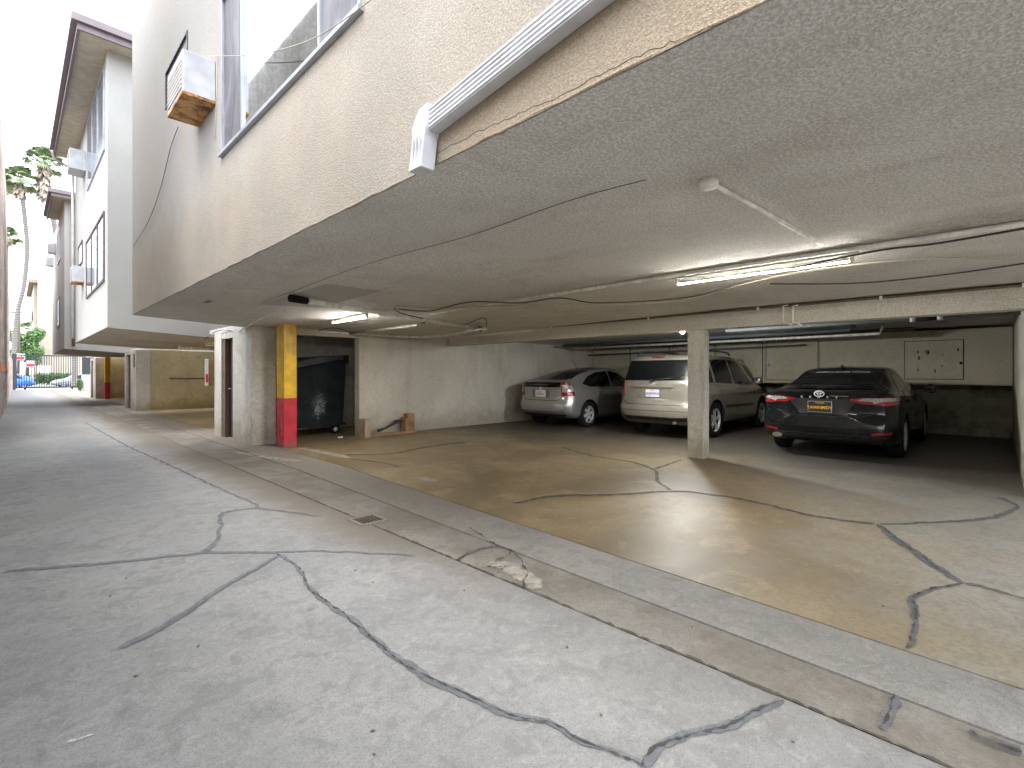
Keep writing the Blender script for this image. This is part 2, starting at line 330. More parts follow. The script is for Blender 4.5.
# ------------------------------------------------------------------ mesh builder
def catmull(pts, n):
    P = [Vector(p) for p in pts]; out = []
    for i in range(len(P)-1):
        p0 = P[max(i-1, 0)]; p1 = P[i]; p2 = P[i+1]; p3 = P[min(i+2, len(P)-1)]
        for k in range(n):
            t = k/n
            out.append(.5*((2*p1)+(p2-p0)*t+(2*p0-5*p1+4*p2-p3)*t*t+(3*p1-p0-3*p2+p3)*t**3))
    out.append(P[-1]); return out
class MB:
    def __init__(s): s.bm = bmesh.new()
    def box(s, lo, hi, bev=0):
        lo, hi = Vector(lo), Vector(hi)
        r = bmesh.ops.create_cube(s.bm, size=1, matrix=Matrix.Translation((lo+hi)/2) @ Matrix.Diagonal((*[abs(v) for v in (hi-lo)], 1)))
        if bev:
            ed = {e for v in r['verts'] for e in v.link_edges}
            bmesh.ops.bevel(s.bm, geom=list(ed), offset=bev, segments=2, affect='EDGES', profile=.6)
        return s
    def prism(s, pts, vec, bev=0):
        vs = [s.bm.verts.new(p) for p in pts]; f = s.bm.faces.new(vs)
        r = bmesh.ops.extrude_face_region(s.bm, geom=[f]); nv = [g for g in r['geom'] if isinstance(g, bmesh.types.BMVert)]
        bmesh.ops.translate(s.bm, verts=nv, vec=Vector(vec))
        bmesh.ops.recalc_face_normals(s.bm, faces=list({f for v in vs+nv for f in v.link_faces}))
        if bev:
            ed = {e for v in vs+nv for e in v.link_edges}
            bmesh.ops.bevel(s.bm, geom=list(ed), offset=bev, segments=2, affect='EDGES')
        return s
    def tube(s, pts, r, seg=8, caps=True, smooth=0):
        P = catmull(pts, smooth) if smooth else [Vector(p) for p in pts]
        rs = r if isinstance(r, (list, tuple)) else [r]*len(P)
        if len(rs) != len(P): rs = [rs[min(int(i*len(rs)/len(P)), len(rs)-1)] for i in range(len(P))]
        rings = []; pa = None
        for i, p in enumerate(P):
            d = (P[min(i+1, len(P)-1)]-P[max(i-1, 0)]).normalized()
            if pa is None: pa = d.cross(Vector((0, 0, 1))) if abs(d.z) < .9 else d.cross(Vector((1, 0, 0)))
            a = pa-d*pa.dot(d)
            if a.length < 1e-4: a = d.orthogonal()
            a.normalize(); b = d.cross(a); pa = a
            rings.append([s.bm.verts.new(p+(a*math.cos(2*math.pi*k/seg)+b*math.sin(2*math.pi*k/seg))*rs[i]) for k in range(seg)])
        for i in range(len(rings)-1):
            for k in range(seg):
                f = s.bm.faces.new((rings[i][k], rings[i][(k+1) % seg], rings[i+1][(k+1) % seg], rings[i+1][k])); f.smooth = True
        if caps: s.bm.faces.new(rings[0][::-1]); s.bm.faces.new(rings[-1])
        return s
    def lathe(s, prof, c, axis='y', seg=32, cap=True):
        rings = []
        for (r, h) in prof:
            ring = []
            for k in range(seg):
                a = 2*math.pi*k/seg; ca, sa = math.cos(a)*r, math.sin(a)*r
                v = (ca, h, sa) if axis == 'y' else ((ca, sa, h) if axis == 'z' else (h, ca, sa))
                ring.append(s.bm.verts.new(Vector(v)+Vector(c)))
            rings.append(ring)
        for i in range(len(rings)-1):
            for k in range(seg):
                f = s.bm.faces.new((rings[i][k], rings[i][(k+1) % seg], rings[i+1][(k+1) % seg], rings[i+1][k])); f.smooth = True
        if cap and prof[0][0] > 1e-4: s.bm.faces.new(rings[0])
        if cap and prof[-1][0] > 1e-4: s.bm.faces.new(rings[-1])
        bmesh.ops.remove_doubles(s.bm, verts=[v for r in rings for v in r], dist=1e-5)
        return s
    def wall(s, plane, c0, c1, a0, a1, z0, z1, holes=()):
        """slab with rectangular openings; plane 'x': spans c0..c1 in X, a0..a1 in Y."""
        As = sorted({a0, a1, *[h[0] for h in holes], *[h[1] for h in holes]}); Zs = sorted({z0, z1, *[h[2] for h in holes], *[h[3] for h in holes]})
        cells = {}
        for i in range(len(As)-1):
            for j in range(len(Zs)-1):
                ca, cz = (As[i]+As[i+1])/2, (Zs[j]+Zs[j+1])/2
                if not any(h[0] < ca < h[1] and h[2] < cz < h[3] for h in holes): cells[(i, j)] = 1
        V = {}
        def v(c, a, z):
            k = (c, a, z)
            if k not in V: V[k] = s.bm.verts.new((c, a, z) if plane == 'x' else (a, c, z))
            return V[k]
        for (i, j) in cells:
            q = [(As[i], Zs[j]), (As[i+1], Zs[j]), (As[i+1], Zs[j+1]), (As[i], Zs[j+1])]
            s.bm.faces.new([v(c0, *p) for p in q]); s.bm.faces.new([v(c1, *p) for p in q[::-1]])
            for (di, dj, e) in ((0, -1, 0), (1, 0, 1), (0, 1, 2), (-1, 0, 3)):
                if (i+di, j+dj) not in cells:
                    p, r = q[e], q[(e+1) % 4]
                    s.bm.faces.new((v(c0, *p), v(c1, *p), v(c1, *r), v(c0, *r)))
        bmesh.ops.recalc_face_normals(s.bm, faces=s.bm.faces)
        return s
    def add(s, me, mat=None):
        n0 = len(s.bm.verts); s.bm.from_mesh(me)
        s.bm.verts.ensure_lookup_table()
        if mat is not None: bmesh.ops.transform(s.bm, matrix=mat, verts=s.bm.verts[n0:])
        return s
    def build(s, name, mat, parent=None, label=None, smooth=False):
        me = D.meshes.new(name); 
        if smooth:
            for f in s.bm.faces: f.smooth = True
        s.bm.to_mesh(me); s.bm.free(); me.materials.append(mat)
        o = D.objects.new(name, me); COL.objects.link(o)
        if parent is not None:
            o.parent = parent; o.matrix_parent_inverse = wmat(parent).inverted()
        if label: o['label'] = label
        return o
def wmat(o):
    m = o.matrix_basis.copy()
    if o.parent: m = wmat(o.parent) @ o.matrix_parent_inverse @ m
    return m
def tag(o, label=None, cat=None, group=None, kind=None):
    if label: o['label'] = label
    if cat: o['category'] = cat
    if group: o['group'] = group
    if kind: o['kind'] = kind
    return o
def empty(name, loc, label, cat, group=None):
    o = D.objects.new(name, None); COL.objects.link(o); o.location = loc; o.empty_display_size = .2
    return tag(o, label, cat, group)
def struct(o): o['kind'] = 'structure'; return o
def copy_tree(o, parent=None):
    c = o.copy(); COL.objects.link(c)
    if parent: c.parent = parent
    for ch in list(o.children): copy_tree(ch, c)
    return c
def textmesh(txt, size, spacing=1.0):
    cu = D.curves.new('t', 'FONT'); cu.body = txt; cu.size = size; cu.align_x = 'CENTER'; cu.align_y = 'CENTER'; cu.extrude = .0015; cu.offset = size*.02; cu.space_character = spacing
    to = D.objects.new('t', cu); COL.objects.link(to); bpy.context.view_layer.update()
    me = D.meshes.new_from_object(to.evaluated_get(bpy.context.evaluated_depsgraph_get()))
    D.objects.remove(to); D.curves.remove(cu); return me
# text facing -X (read by someone looking towards +X): text x -> -Y, text y -> Z
def face_mx(x, y, z, sx=1): return Matrix(((0, 0, -1, x), (-sx, 0, 0, y), (0, 1, 0, z), (0, 0, 0, 1)))

# ------------------------------------------------------------------ ground
def sheet(name, pts, z, mat, thick=.0, sub=0):
    m = MB(); m.prism([(p[0], p[1], z-thick) for p in pts], (0, 0, thick)) if thick else m.bm.faces.new([m.bm.verts.new((p[0], p[1], z)) for p in pts])
    return struct(m.build(name, mat))
sheet('ground', [(-700, -700), (900, -700), (900, 1200), (-700, 1200)], -.14, M['dark_ground'])
E1 = lambda y: 2.93+.052*y if y < 7 else 3.29          # garage slab edge
E2 = lambda y: 2.50+.033*y if y < 7 else 2.73          # joint between gutter and apron
ys = [-8, -3, 0, 2, 4, 6, 7, 9.5, 14, 24, 40, 57]
def strip(name, fl, fr, mat, z0=-.1, z=0.):
    m = MB()
    L = [m.bm.verts.new((fl(y), y, z)) for y in ys]; R = [m.bm.verts.new((fr(y), y, z)) for y in ys]
    L2 = [m.bm.verts.new((fl(y), y, z0)) for y in ys]; R2 = [m.bm.verts.new((fr(y), y, z0)) for y in ys]
    for i in range(len(ys)-1):
        for a, b in ((L, R), (L2, L), (R, R2)): m.bm.faces.new((a[i], b[i], b[i+1], a[i+1]))
    for i in (0, -1): m.bm.faces.new((L[i], R[i], R2[i], L2[i]))
    bmesh.ops.recalc_face_normals(m.bm, faces=m.bm.faces)
    return struct(m.build(name, mat))
strip('alley', lambda y: -3.0, lambda y: 2.17+.0*y, M['alley'])
strip('gutter', lambda y: 2.185+.0*y, lambda y: E2(y)-.005, M['gutter'], z=-.004)
strip('threshold_strip', lambda y: E2(y)+.005, lambda y: E1(y)-.006, M['apron'])
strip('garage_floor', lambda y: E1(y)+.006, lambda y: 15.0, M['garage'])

def ribbon(name, pts, widths, mat, z=.004, jit=.13, parent=None, seed=1, step=.035, wan=True):
    rnd = random.Random(seed)
    P = catmull([Vector((p[0], p[1], 0)) for p in pts], 6)
    # resample
    W = []
    n = len(pts)-1
    for i in range(len(P)):
        t = i/6; k = min(int(t), n-1); W.append(widths[k]*(1-(t-k))+widths[k+1]*(t-k))
    Q, WW = [P[0]], [W[0]]; 
    for i in range(1, len(P)):
        d = (P[i]-P[i-1]).length; m_ = max(1, int(d/step))
        for j in range(1, m_+1):
            Q.append(P[i-1].lerp(P[i], j/m_)); WW.append(W[i-1]+(W[i]-W[i-1])*j/m_)
    m = MB(); lay = m.bm.verts.layers.float.new('edge'); rows = []
    wob = 0; from mathutils import noise as mn
    for i, p in enumerate(Q):
        d = (Q[min(i+1, len(Q)-1)]-Q[max(i-1, 0)]).normalized(); nrm = Vector((-d.y, d.x, 0))
        wob = wob*.7+rnd.uniform(-1, 1)*.3
        q_ = p*6+Vector((seed*3.1, 0, 0)); q2 = p*28+Vector((0, seed*1.7, 0))
        c = p+nrm*(wob*WW[i]*jit+(mn.noise(q_)*.022+mn.noise(q2)*.008 if wan else 0)); h = WW[i]*(.75+rnd.uniform(-jit, jit))
        row = []
        for k, e in ((-1, 0), (-.45, 1), (.45, 1), (1, 0)):
            v = m.bm.verts.new((c.x+nrm.x*h*k, c.y+nrm.y*h*k, z)); v[lay] = e if 0 < i < len(Q)-1 else 0; row.append(v)
        rows.append(row)
    for i in range(len(rows)-1):
        for k in range(3): m.bm.faces.new((rows[i][k], rows[i][k+1], rows[i+1][k+1], rows[i+1][k]))
    o = m.build(name, mat, parent)
    return struct(o) if parent is None else o
def crack(pix, off, sc, w, mat='seal', core=True, z=.004, seed=1):
    """pix: list of crop pixels; w: widths in crop pixels (across, on screen)."""
    pts = [gnd(off[0]+x/sc, off[1]+y/sc) for x, y in pix]
    ws = []
    for i, (x, y) in enumerate(pix):
        ww = w[i] if isinstance(w, (list, tuple)) else w
        gx, gy = off[0]+x/sc, off[1]+y/sc; k = max(i-1, 0); q = min(i+1, len(pix)-1)
        dx, dy = pix[q][0]-pix[k][0], pix[q][1]-pix[k][1]; L = math.hypot(dx, dy) or 1
        nx, ny = -dy/L, dx/L
        a = gnd(gx+nx*ww/2/sc, gy+ny*ww/2/sc); b = gnd(gx-nx*ww/2/sc, gy-ny*ww/2/sc)
        dp = (pts[q]-pts[k]).normalized(); v = a-b; perp = (v-dp*v.dot(dp)).length
        ws.append(perp/2*1.02)
    ribbon('filled_crack', pts, ws, M[mat], z, seed=seed)
    if core: ribbon('open_crack', pts, [min(.005, .08*v+.0024) for v in ws], M['crackline'], z+.004, jit=1.6, seed=seed+50, step=.02)
o1, o2 = (0, 400), (512, 400)
crack([(0, 345), (200, 328), (400, 308), (550, 306), (640, 303), (830, 312)], o1, 2, [9, 8, 7, 6, 5, 3], core=False, seed=1)
crack([(556, 312), (500, 345), (440, 380), (380, 420), (300, 468), (237, 500)], o1, 2, [7, 10, 11, 13, 16, 14], core=False, seed=2, z=.006)
crack([(552, 308), (596, 335), (620, 378), (660, 412), (720, 455), (790, 515), (860, 560), (950, 600), (1024, 632), (1104, 652), (1174, 687), (1234, 710), (1290, 734)], o1, 2, [6, 9, 12, 14, 16, 24, 28, 24, 22, 18, 16, 16, 14], seed=3, z=.005)
crack([(262, 738), (300, 692), (350, 674), (430, 650), (480, 628), (545, 602)], o2, 2, [26, 34, 32, 34, 30, 22], seed=4, z=.0045)
crack([(405, 305), (432, 285), (440, 255), (450, 225), (515, 215), (480, 195), (440, 178)], o1, 2, [18, 14, 10, 8, 6, 4, 3], core=False, seed=5, z=.0055)
crack([(510, 218), (560, 222), (640, 234)], o1, 2, 3, 'seal_soft', False, seed=6, z=.007)
crack([(440, 178), (380, 150), (320, 122), (250, 90), (170, 45)], o1, 2, [4, 4, 4, 3, 2], 'seal_soft', False, seed=7, z=.0065)
crack([(0, 208), (90, 192), (200, 190), (330, 183), (400, 190), (490, 205), (600, 232), (735, 250)], o2, 2, [5, 6, 5, 5, 6, 6, 6, 6], 'seal_soft', True, seed=8)
crack([(735, 250), (820, 246), (930, 240), (985, 228), (1008, 212), (975, 195)], o2, 2, [5, 6, 9, 12, 14, 10], core=False, seed=9, z=.005)
crack([(733, 250), (770, 280), (820, 315), (880, 355), (905, 368)], o2, 2, [14, 18, 18, 14, 6], seed=10, z=.0055)
crack([(905, 368), (850, 378), (802, 396), (808, 430), (802, 465), (790, 500)], o2, 2, [6, 10, 26, 26, 22, 18], seed=11, z=.0047)
crack([(905, 368), (960, 380), (1040, 402)], o2, 2, [6, 5, 5], 'seal_soft', True, seed=12, z=.0052)
crack([(320, 182), (292, 162), (286, 142), (240, 125), (160, 112), (100, 95)], o2, 2, [8, 9, 6, 4, 3, 3], 'seal_soft', False, seed=13, z=.006)
crack([(286, 138), (310, 130), (340, 120)], o2, 2, [6, 5, 3], 'seal_soft', False, seed=14, z=.0065)
crack([(768, 590), (755, 620), (735, 660)], o2, 2, [30, 42, 36], seed=15)
crack([(915, 662), (950, 682), (1024, 708)], o2, 2, [14, 30, 30], 'seal_soft', True, seed=16, z=.005)
crack([(690, 110), (780, 108), (850, 95), (930, 84)], o1, 2, 3, 'seal_soft', True, seed=17)
crack([(700, 118), (760, 125), (800, 135)], o1, 2, 3, 'seal_soft', False, seed=18)
# broken corner of gutter slab (crop: scale 4.45 from (330,500))
o3 = (330, 500)
crack([(560, 270), (620, 235), (680, 215), (745, 205)], o3, 4.45, [8, 12, 10, 12], seed=19)
for i, pl in enumerate(([(745, 205), (800, 225), (850, 270), (880, 325), (855, 360), (858, 398)], [(800, 225), (805, 245), (740, 270), (700, 300), (670, 305)], [(700, 302), (750, 300), (780, 300), (750, 330)], [(620, 120), (690, 175), (745, 205), (850, 240)])):
    ribbon('open_crack', [gnd(o3[0]+x/4.45, o3[1]+y/4.45) for x, y in pl], [.006]*len(pl), M['crackline'], .009, 1.5, seed=60+i, step=.02)
ribbon('pale_patch', [gnd(330+x/4.45, 500+y/4.45) for x, y in ((700, 280), (800, 300), (880, 350), (920, 400))], [.06, .13, .12, .05], M['lightpatch'], .003, seed=31)
# grit lying in the gutter joint
gy = [-1, 0, .6, 1.2, 1.8, 2.4, 3, 3.6, 4.2, 5, 6, 7.5]
ribbon('gutter_grit', [(2.178+.0*y, y) for y in gy], [.010, .012, .012, .010, .014, .010, .008, .012, .009, .008, .006, .005], M['grit'], .004, .9, seed=33, step=.03, wan=False)
ribbon('white_spill', [gnd(68, 741), gnd(80, 738), gnd(94, 734)], [.006, .012, .004], M['whitespot'], .004, .5, seed=35)
for k, (a, b) in enumerate((((232, 452), (300, 462)), ((300, 448), (350, 458)), ((420, 478), (436, 482)))):
    pa, pb = gnd(*a), gnd(*b); ribbon('pale_patch', [pa, (pa+pb)/2, pb], [.1, .16, .1], M['lightpatch'], .003+.001*k, seed=40+k)
# ------------------------------------------------------------------ building 1
ZS = 2.26; XF = 1.36; XC = 3.03
B1 = empty('apartment_building', (XF, 0, 0), 'near tan stucco apartment block whose upper floors overhang the open carport with parked cars', 'building', 'stucco apartment blocks along the alley')
WY0, WY1, WZ0, WZ1 = 2.52, 5.10, 3.33, 4.75
MB().wall('x', XF, XF+.2, -2.6, 10, ZS, 8.0, [(WY0, WY1, WZ0, WZ1), (6.38, 7.5, 4.64, 5.1)]).build('wall', M['facade'], B1)
MB().box((XF+.2, 9.8, 2.28), (14.6, 10, 8)).build('wall', M['stucco_white'], B1)
MB().box((XF+.2, -2.6, 2.28), (14.6, -2.4, 8)).build('wall', M['stucco_white'], B1)
MB().box((XF-.4, -2.8, 8.0), (14.8, 10.3, 8.2)).build('roof', M['fascia'], B1)
# soffit / carport ceiling, falling a little towards the columns at the far end
m = MB()
cx = [XF+.003, 2.2, 3.0, 4.4, 7.4, 14.5]; cy = [-2.6, 0, 3, 6, 8, 10]
def cz(x, y): return ZS-.004-.09*max(0, min(1, (x-XF)/1.7))*max(0, min(1, (y-3)/7)) + .0
g = [[m.bm.verts.new((x, y, cz(x, y)+(.0 if x > XF+.1 else 0))) for y in cy] for x in cx]
g2 = [[m.bm.verts.new((x, y, 2.5)) for y in cy] for x in cx]
for i in range(len(cx)-1):
    for j in range(len(cy)-1):
        m.bm.faces.new((g[i][j], g[i][j+1], g[i+1][j+1], g[i+1][j]))
# hide slab edges with a rim
for i in range(len(cx)-1):
    for j in (0, len(cy)-1): m.bm.faces.new((g[i][j], g[i+1][j], g2[i+1][j], g2[i][j]))
for j in range(len(cy)-1):
    m.bm.faces.new((g[-1][j], g[-1][j+1], g2[-1][j+1], g2[-1][j]))
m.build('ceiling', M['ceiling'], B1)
MB().box((7.4, -2.6, 1.98), (7.66, 9.48, 2.24), .012).build('beam', M['beam'], B1)
MB().box((7.42, 3.22, -.02), (7.64, 3.47, 1.985), .012).build('post', M['column'], B1, 'square whitewashed post in front of the champagne wagon')
MB().box((14.3, -2.6, -.1), (14.5, 9.5, 2.25)).build('wall', M['block'], B1)
MB().box((14.12, -.15, -.02), (14.297, 9.45, .16), .01).build('kerb', M['block'], B1)
MB().box((7.5, -.42, -.02), (14.3, -.2, 2.25), .01).build('wall', M['wall'], B1)
MB().box((5.08, 9.5, -.02), (14.3, 9.7, 2.24), .008).build('wall', M['wall'], B1)
MB().box((3.46, 9.52, 2.05), (5.08, 9.75, 2.2)).build('lintel', M['wall'], B1)
MB().box((7.5, -2.6, -.02), (14.3, -2.4, 2.25)).build('wall', M['wall'], B1)
# column cluster, bin recess and side doorway
MB().box((XC, 9.6, -.02), (3.45, 10.7, 2.17), .01).build('column', M['column'], B1, 'broad plastered column beside the yellow and red post')
MB().box((3.04, 10.7, 2.02), (3.45, 11.46, 2.15)).build('lintel', M['column'], B1)
MB().box((XC, 11.46, -.02), (3.45, 11.95, 2.15), .01).build('column', M['column'], B1)
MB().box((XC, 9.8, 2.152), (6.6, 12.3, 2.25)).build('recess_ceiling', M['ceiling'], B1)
MB().box((3.45, 11.55, -.02), (6.6, 12.3, 2.15)).build('wall', M['column'], B1)
MB().box((6.2, 9.7, -.02), (6.4, 12.1, 2.15)).build('wall', M['column'], B1)
MB().box((3.46, 10.9, .9), (4.35, 11.549, 2.148)).build('duct', M['stucco_white'], B1)
dr = MB().box((3.16, 10.72, 0), (3.2, 11.44, 2.02)).build('door', M['door_brown'], B1)
MB().box((3.06, 10.7, 0), (3.14, 10.76, 2.02)).build('door_jamb', M['door_grey'], dr); MB().box((3.06, 11.3, 0), (3.14, 11.44, 2.02)).build('door_jamb', M['door_grey'], dr)
MB().tube([(3.15, 11.2, 1.0), (3.1, 11.2, 1.0), (3.1, 11.1, 1.0)], .012).build('handle', M['alu'], dr)
# yellow and red steel post
def bollard_post(y, parent, lab):
    p = MB().box((3.35, y, .87+.0), (3.57, y+.36, 2.245), .006).build('post', M['yellow'], parent, lab)
    MB().box((3.348, y-.002, 0.0), (3.572, y+.362, .869), .006).build('red_base', M['red'], p)
    return p
bollard_post(8.94, B1, 'steel post painted yellow above and red below')
m = MB(); rnd = random.Random(21)
pts = [Vector((XF+.006+rnd.uniform(-.003, .003), y*.1, ZS+.006+rnd.uniform(-.005, .004))) for y in range(-25, 100)]
m.tube(pts, [.006+rnd.uniform(0, .004) for _ in pts], 7); m.build('edge_bead', M['facade'], B1)
rnd = random.Random(4); pts = []
base_ = [onx(a, b, XF) for a, b in ((436, 153), (480, 131), (520, 113), (560, 96), (600, 74), (640, 56), (680, 38), (760, 6))]
for a, b in zip(base_, base_[1:]):
    for k in range(8): pts.append(a.lerp(b, k/8)+Vector((0, rnd.uniform(-.004, .004), rnd.uniform(-.006, .006))))
m = MB().tube(pts, .0016, 4); m.build('facade_crack', M['pipe_dark'], B1)
# window of near building
def window(root, x, y0, y1, z0, z1, splits, mats, fr='alu', glassx=.016, fw=.022, sill=True):
    f = MB()
    f.box((x-.012, y0, z0), (x+.06, y1, z0+fw)); f.box((x-.012, y0, z1-fw), (x+.06, y1, z1))
    f.box((x-.010, y0, z0+fw), (x+.06, y0+fw, z1-fw)); f.box((x-.010, y1-fw, z0+fw), (x+.06, y1, z1-fw))
    for s_ in splits[1:-1]: f.box((x-.008, s_-fw*.6, z0+fw), (x+.055, s_+fw*.6, z1-fw))
    w = f.build('window', M[fr], root)
    for i in range(len(splits)-1):
        a, b = splits[i], splits[i+1]
        q = MB().box((x+glassx-.008, a+fw*.6, z0+fw), (x+glassx, b-fw*.6, z1-fw))
        q.build('pane' if mats[i] != 'screen' else 'screen', M[mats[i]], w)
    if sill: MB().box((x-.035, y0-.03, z0-.03), (x-.0, y1+.03, z0-.002)).build('sill', M['alu'], w)
    return w
window(B1, XF, WY0, WY1, WZ0, WZ1, [WY0, 3.05, 4.55, WY1], ['screen', 'glass', 'screen'])
window(B1, XF, 6.38, 7.5, 4.64, 5.1, [6.38, 7.5], ['screen'], fr='darkframe', sill=False)
MB().box((3.3, 1.0, 3.0), (3.5, 8, 6)).build('inner_wall', M['beige'], B1)
# ceiling seam, a slot and a cracked patch on the soffit (real relief)
def C(px, py, z=2.255): return gnd(px, py, z)
def line_at(y, x): return x
seam = [C(x, 298-(x-262)*.311+2*math.sin(x*.03), 2.256) for x in range(262, 650, 16)]
seam = [Vector((p.x, p.y, cz(p.x, p.y)+.001)) for p in seam]
m = MB().tube(seam, .0045, 5); m.build('ceiling_crack', M['cable'], B1)
MB().box((1.75, 7.2, 2.238), (1.81, 7.45, 2.25)).build('vent_slot', M['darkframe'], B1)
MB().prism([Vector((a, b, cz(a, b)-.004)) for a, b in ((2.3, 5.0), (2.9, 4.9), (2.95, 6.6), (2.3, 7.0))], (0, 0, .02)).build('ceiling_patch', M['stucco_white'], B1)

# ------------------------------------------------------------------ generic overhanging block
def win_far(root, x, y0, y1, z0, z1, fr='alu', n=2):
    f = MB(); fw = .05
    f.box((x-.03, y0, z0), (x+.0, y1, z0+fw)).box((x-.03, y0, z1-fw), (x, y1, z1))
    for k in range(n+1):
        yy = y0+(y1-y0-fw)*k/n; f.box((x-.028, yy, z0+fw), (x, yy+fw, z1-fw))
    w = f.build('window', M[fr], root)
    MB().box((x-.015, y0+fw, z0+fw), (x-.005, y1-fw, z1-fw)).build('pane', M['glassfar'], w)
B2 = empty('apartment_building', (XF, 13, 0), 'second pale stucco block in the row, with plum roof edge and two tall window groups', 'building', 'stucco apartment blocks along the alley')
def block_bld(root, y0, y1, zt, wallm='stucco_white', eave0=.5, ov=.5, ye=None):
    ye = ye or y1
    MB().box((XF, y0, ZS), (14.6, y1, zt), .01).build('wall', M[wallm], root)
    m = MB(); vs = [m.bm.verts.new(p) for p in ((XF+.01, y0+.01, ZS-.003), (XF+.01, y1, ZS-.003), (3.1, y1, ZS-.1), (3.1, y0+.01, ZS-.1), (14, y1, ZS-.1), (14, y0+.01, ZS-.1))]
    m.bm.faces.new(vs[:4]); m.bm.faces.new((vs[3], vs[2], vs[4], vs[5])); m.build('soffit', M['soffit'], root)
    # fascia band down to soffit level on the front
    m = MB().prism([(XF, y0-.003, ZS+.05), (XF, y0-.003, ZS-.004), (3.1, y0-.003, ZS-.11), (8, y0-.003, ZS-.11), (8, y0-.003, ZS+.05)], (0, .06, 0)); m.build('soffit_edge', M[wallm], root)
    # roof with eave
    ex, ey = XF-ov, y0-eave0
    r = MB().box((ex+.03, ey+.03, zt+.0), (14.6, ye+.02, zt+.06)).build('roof', M['eave'], root)
    MB().box((ex, ey, zt-.06), (ex+.05, ye+.05, zt+.16)).box((ex+.05, ey, zt-.06), (14.6, ey+.05, zt+.16)).build('fascia', M['fascia'], r)
    MB().box((ex-.09, ey-.08, zt+.06), (ex+.03, ye+.05, zt+.20)).box((ex+.031, ey-.08, zt+.06), (14.6, ey-.001, zt+.20)).build('roof_gutter', M['fascia'], r)
block_bld(B2, 13, 20.45, 7.95)
def fwin(root, x0, x1, top, bot, fr, n):   # from pixels at x0 (far) .. x1 (near) on plane XF
    a = onx(x1, bot[1], XF); b = onx(x0, bot[0], XF); c = onx(x1, top[1], XF)
    win_far(root, XF, a.y, b.y, a.z, c.z, fr, n)
fwin(B2, 88, 105, (115, 66), (187, 150), 'alu', 3)
fwin(B2, 87, 105, (232, 211), (299, 281), 'bronze', 3)
fwin(B2, 79, 83, (250, 240), (263, 262), 'bronze', 1)
# white downpipe at far end and hanging gutter bracket
MB().tube([(XF-.06, 20.3, 7.7), (XF-.06, 20.3, 2.4)], .04).build('downpipe', M['white_paint'], B2)
MB().tube([(XF-.55, 19.9, 7.9), (XF-.5, 20.1, 7.75), (XF-.08, 20.3, 7.6)], .035).build('downpipe', M['white_paint'], B2)
# far carport wall and columns
def cluster(root, dy, lab):
    MB().box((XC, 9.6+dy, -.02), (3.45, 10.7+dy, 2.155), .01).build('column', M['column'], root)
    MB().box((XC, 11.7+dy, -.02), (3.45, 12.05+dy, 2.155), .01).build('column', M['column'], root)
    MB().box((3.04, 10.7+dy, 2.02), (3.45, 11.7+dy, 2.15)).build('lintel', M['column'], root)
    MB().box((3.1, 10.7+dy, 0), (3.14, 11.7+dy, 2.02)).build('door', M['door_brown'], root)
    MB().box((3.45, 9.62+dy, -.02), (14, 9.8+dy, 2.155)).build('wall', M['wall_yellow'], root)
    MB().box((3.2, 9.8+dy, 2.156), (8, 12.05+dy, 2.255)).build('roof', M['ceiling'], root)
cluster(B2, 11.95, '')
m = MB()
for k in range(8): m.box((XC-.015, 21.75, 1.55+k*.06), (XC, 22.0, 1.585+k*.06))
m.build('vent', M['darkframe'], B2)
MB().box((13.8, 12, -.02), (14, 21.6, 2.15)).build('wall', M['wall_yellow'], B2)
MB().box((3.2, 12.25, -.0), (14, 12.35, 2.15)).build('wall', M['wall_yellow'], B2)
B3 = empty('apartment_building', (XF, 25, 0), 'third pale block in the row, narrow in view, with brown vertical pipe at its corner', 'building', 'stucco apartment blocks along the alley')
block_bld(B3, 25, 33.0, 7.85, ov=.38, ye=28.5)
cluster(B3, 23.95, '')
bollard_post(32.9, B3, 'steel post painted yellow above and red below')
MB().box((13.8, 24, -.02), (14, 33.6, 2.15)).build('wall', M['wall_yellow'], B3)
MB().tube([(XF+.25, 24.93, 2.35), (XF+.25, 24.93, 7.8)], .05).build('drain_pipe', M['brown_trim'], B3)
win_far(B3, XF, 27.2, 28.8, 6.0, 7.3, 'alu', 3); win_far(B3, XF, 27.6, 29, 3.3, 4.5, 'bronze', 2)
# ------------------------------------------------------------------ air conditioners
def ac(y0, y1, z0, z1, dep, lab, rusty=True):
    o = empty('air_conditioner', (XF, (y0+y1)/2, z0), lab, 'air conditioner', 'window air conditioners on the alley facades')
    x0 = XF-dep
    MB().box((x0, y0, z0+.02), (XF-.002, y1, z1), .008).build('casing', M['ac'], o)
    m = MB()
    for k in range(7):
        z = z0+.06+(z1-z0-.12)*k/7; m.box((x0-.008, y0+.03, z), (x0-.0005, y1-.03, z+(z1-z0)*.07))
    m.build('grille', M['acg'], o)
    MB().box((x0-.004, y0-.003, z0), (XF-.003, y1+.003, z0+.025)).build('base_pan', M['rust'] if rusty else M['ac'], o)
    return o
ac(5.31, 5.93, 3.87, 4.28, .27, 'white box air conditioner with rusty underside beside the near large window')
ac(17.2, 17.9, 6.68, 7.2, .33, 'white louvred air conditioner high under the plum eave', False)
ac(17.7, 18.3, 3.78, 4.22, .25, 'white air conditioner with rusty edge left of the bronze framed window')
ac(30.1, 30.7, 6.74, 7.15, .26, 'upper small air conditioner on the third block', False)
ac(32.3, 32.9, 6.5, 6.9, .25, 'lower small air conditioner at the far end of the third block', False)
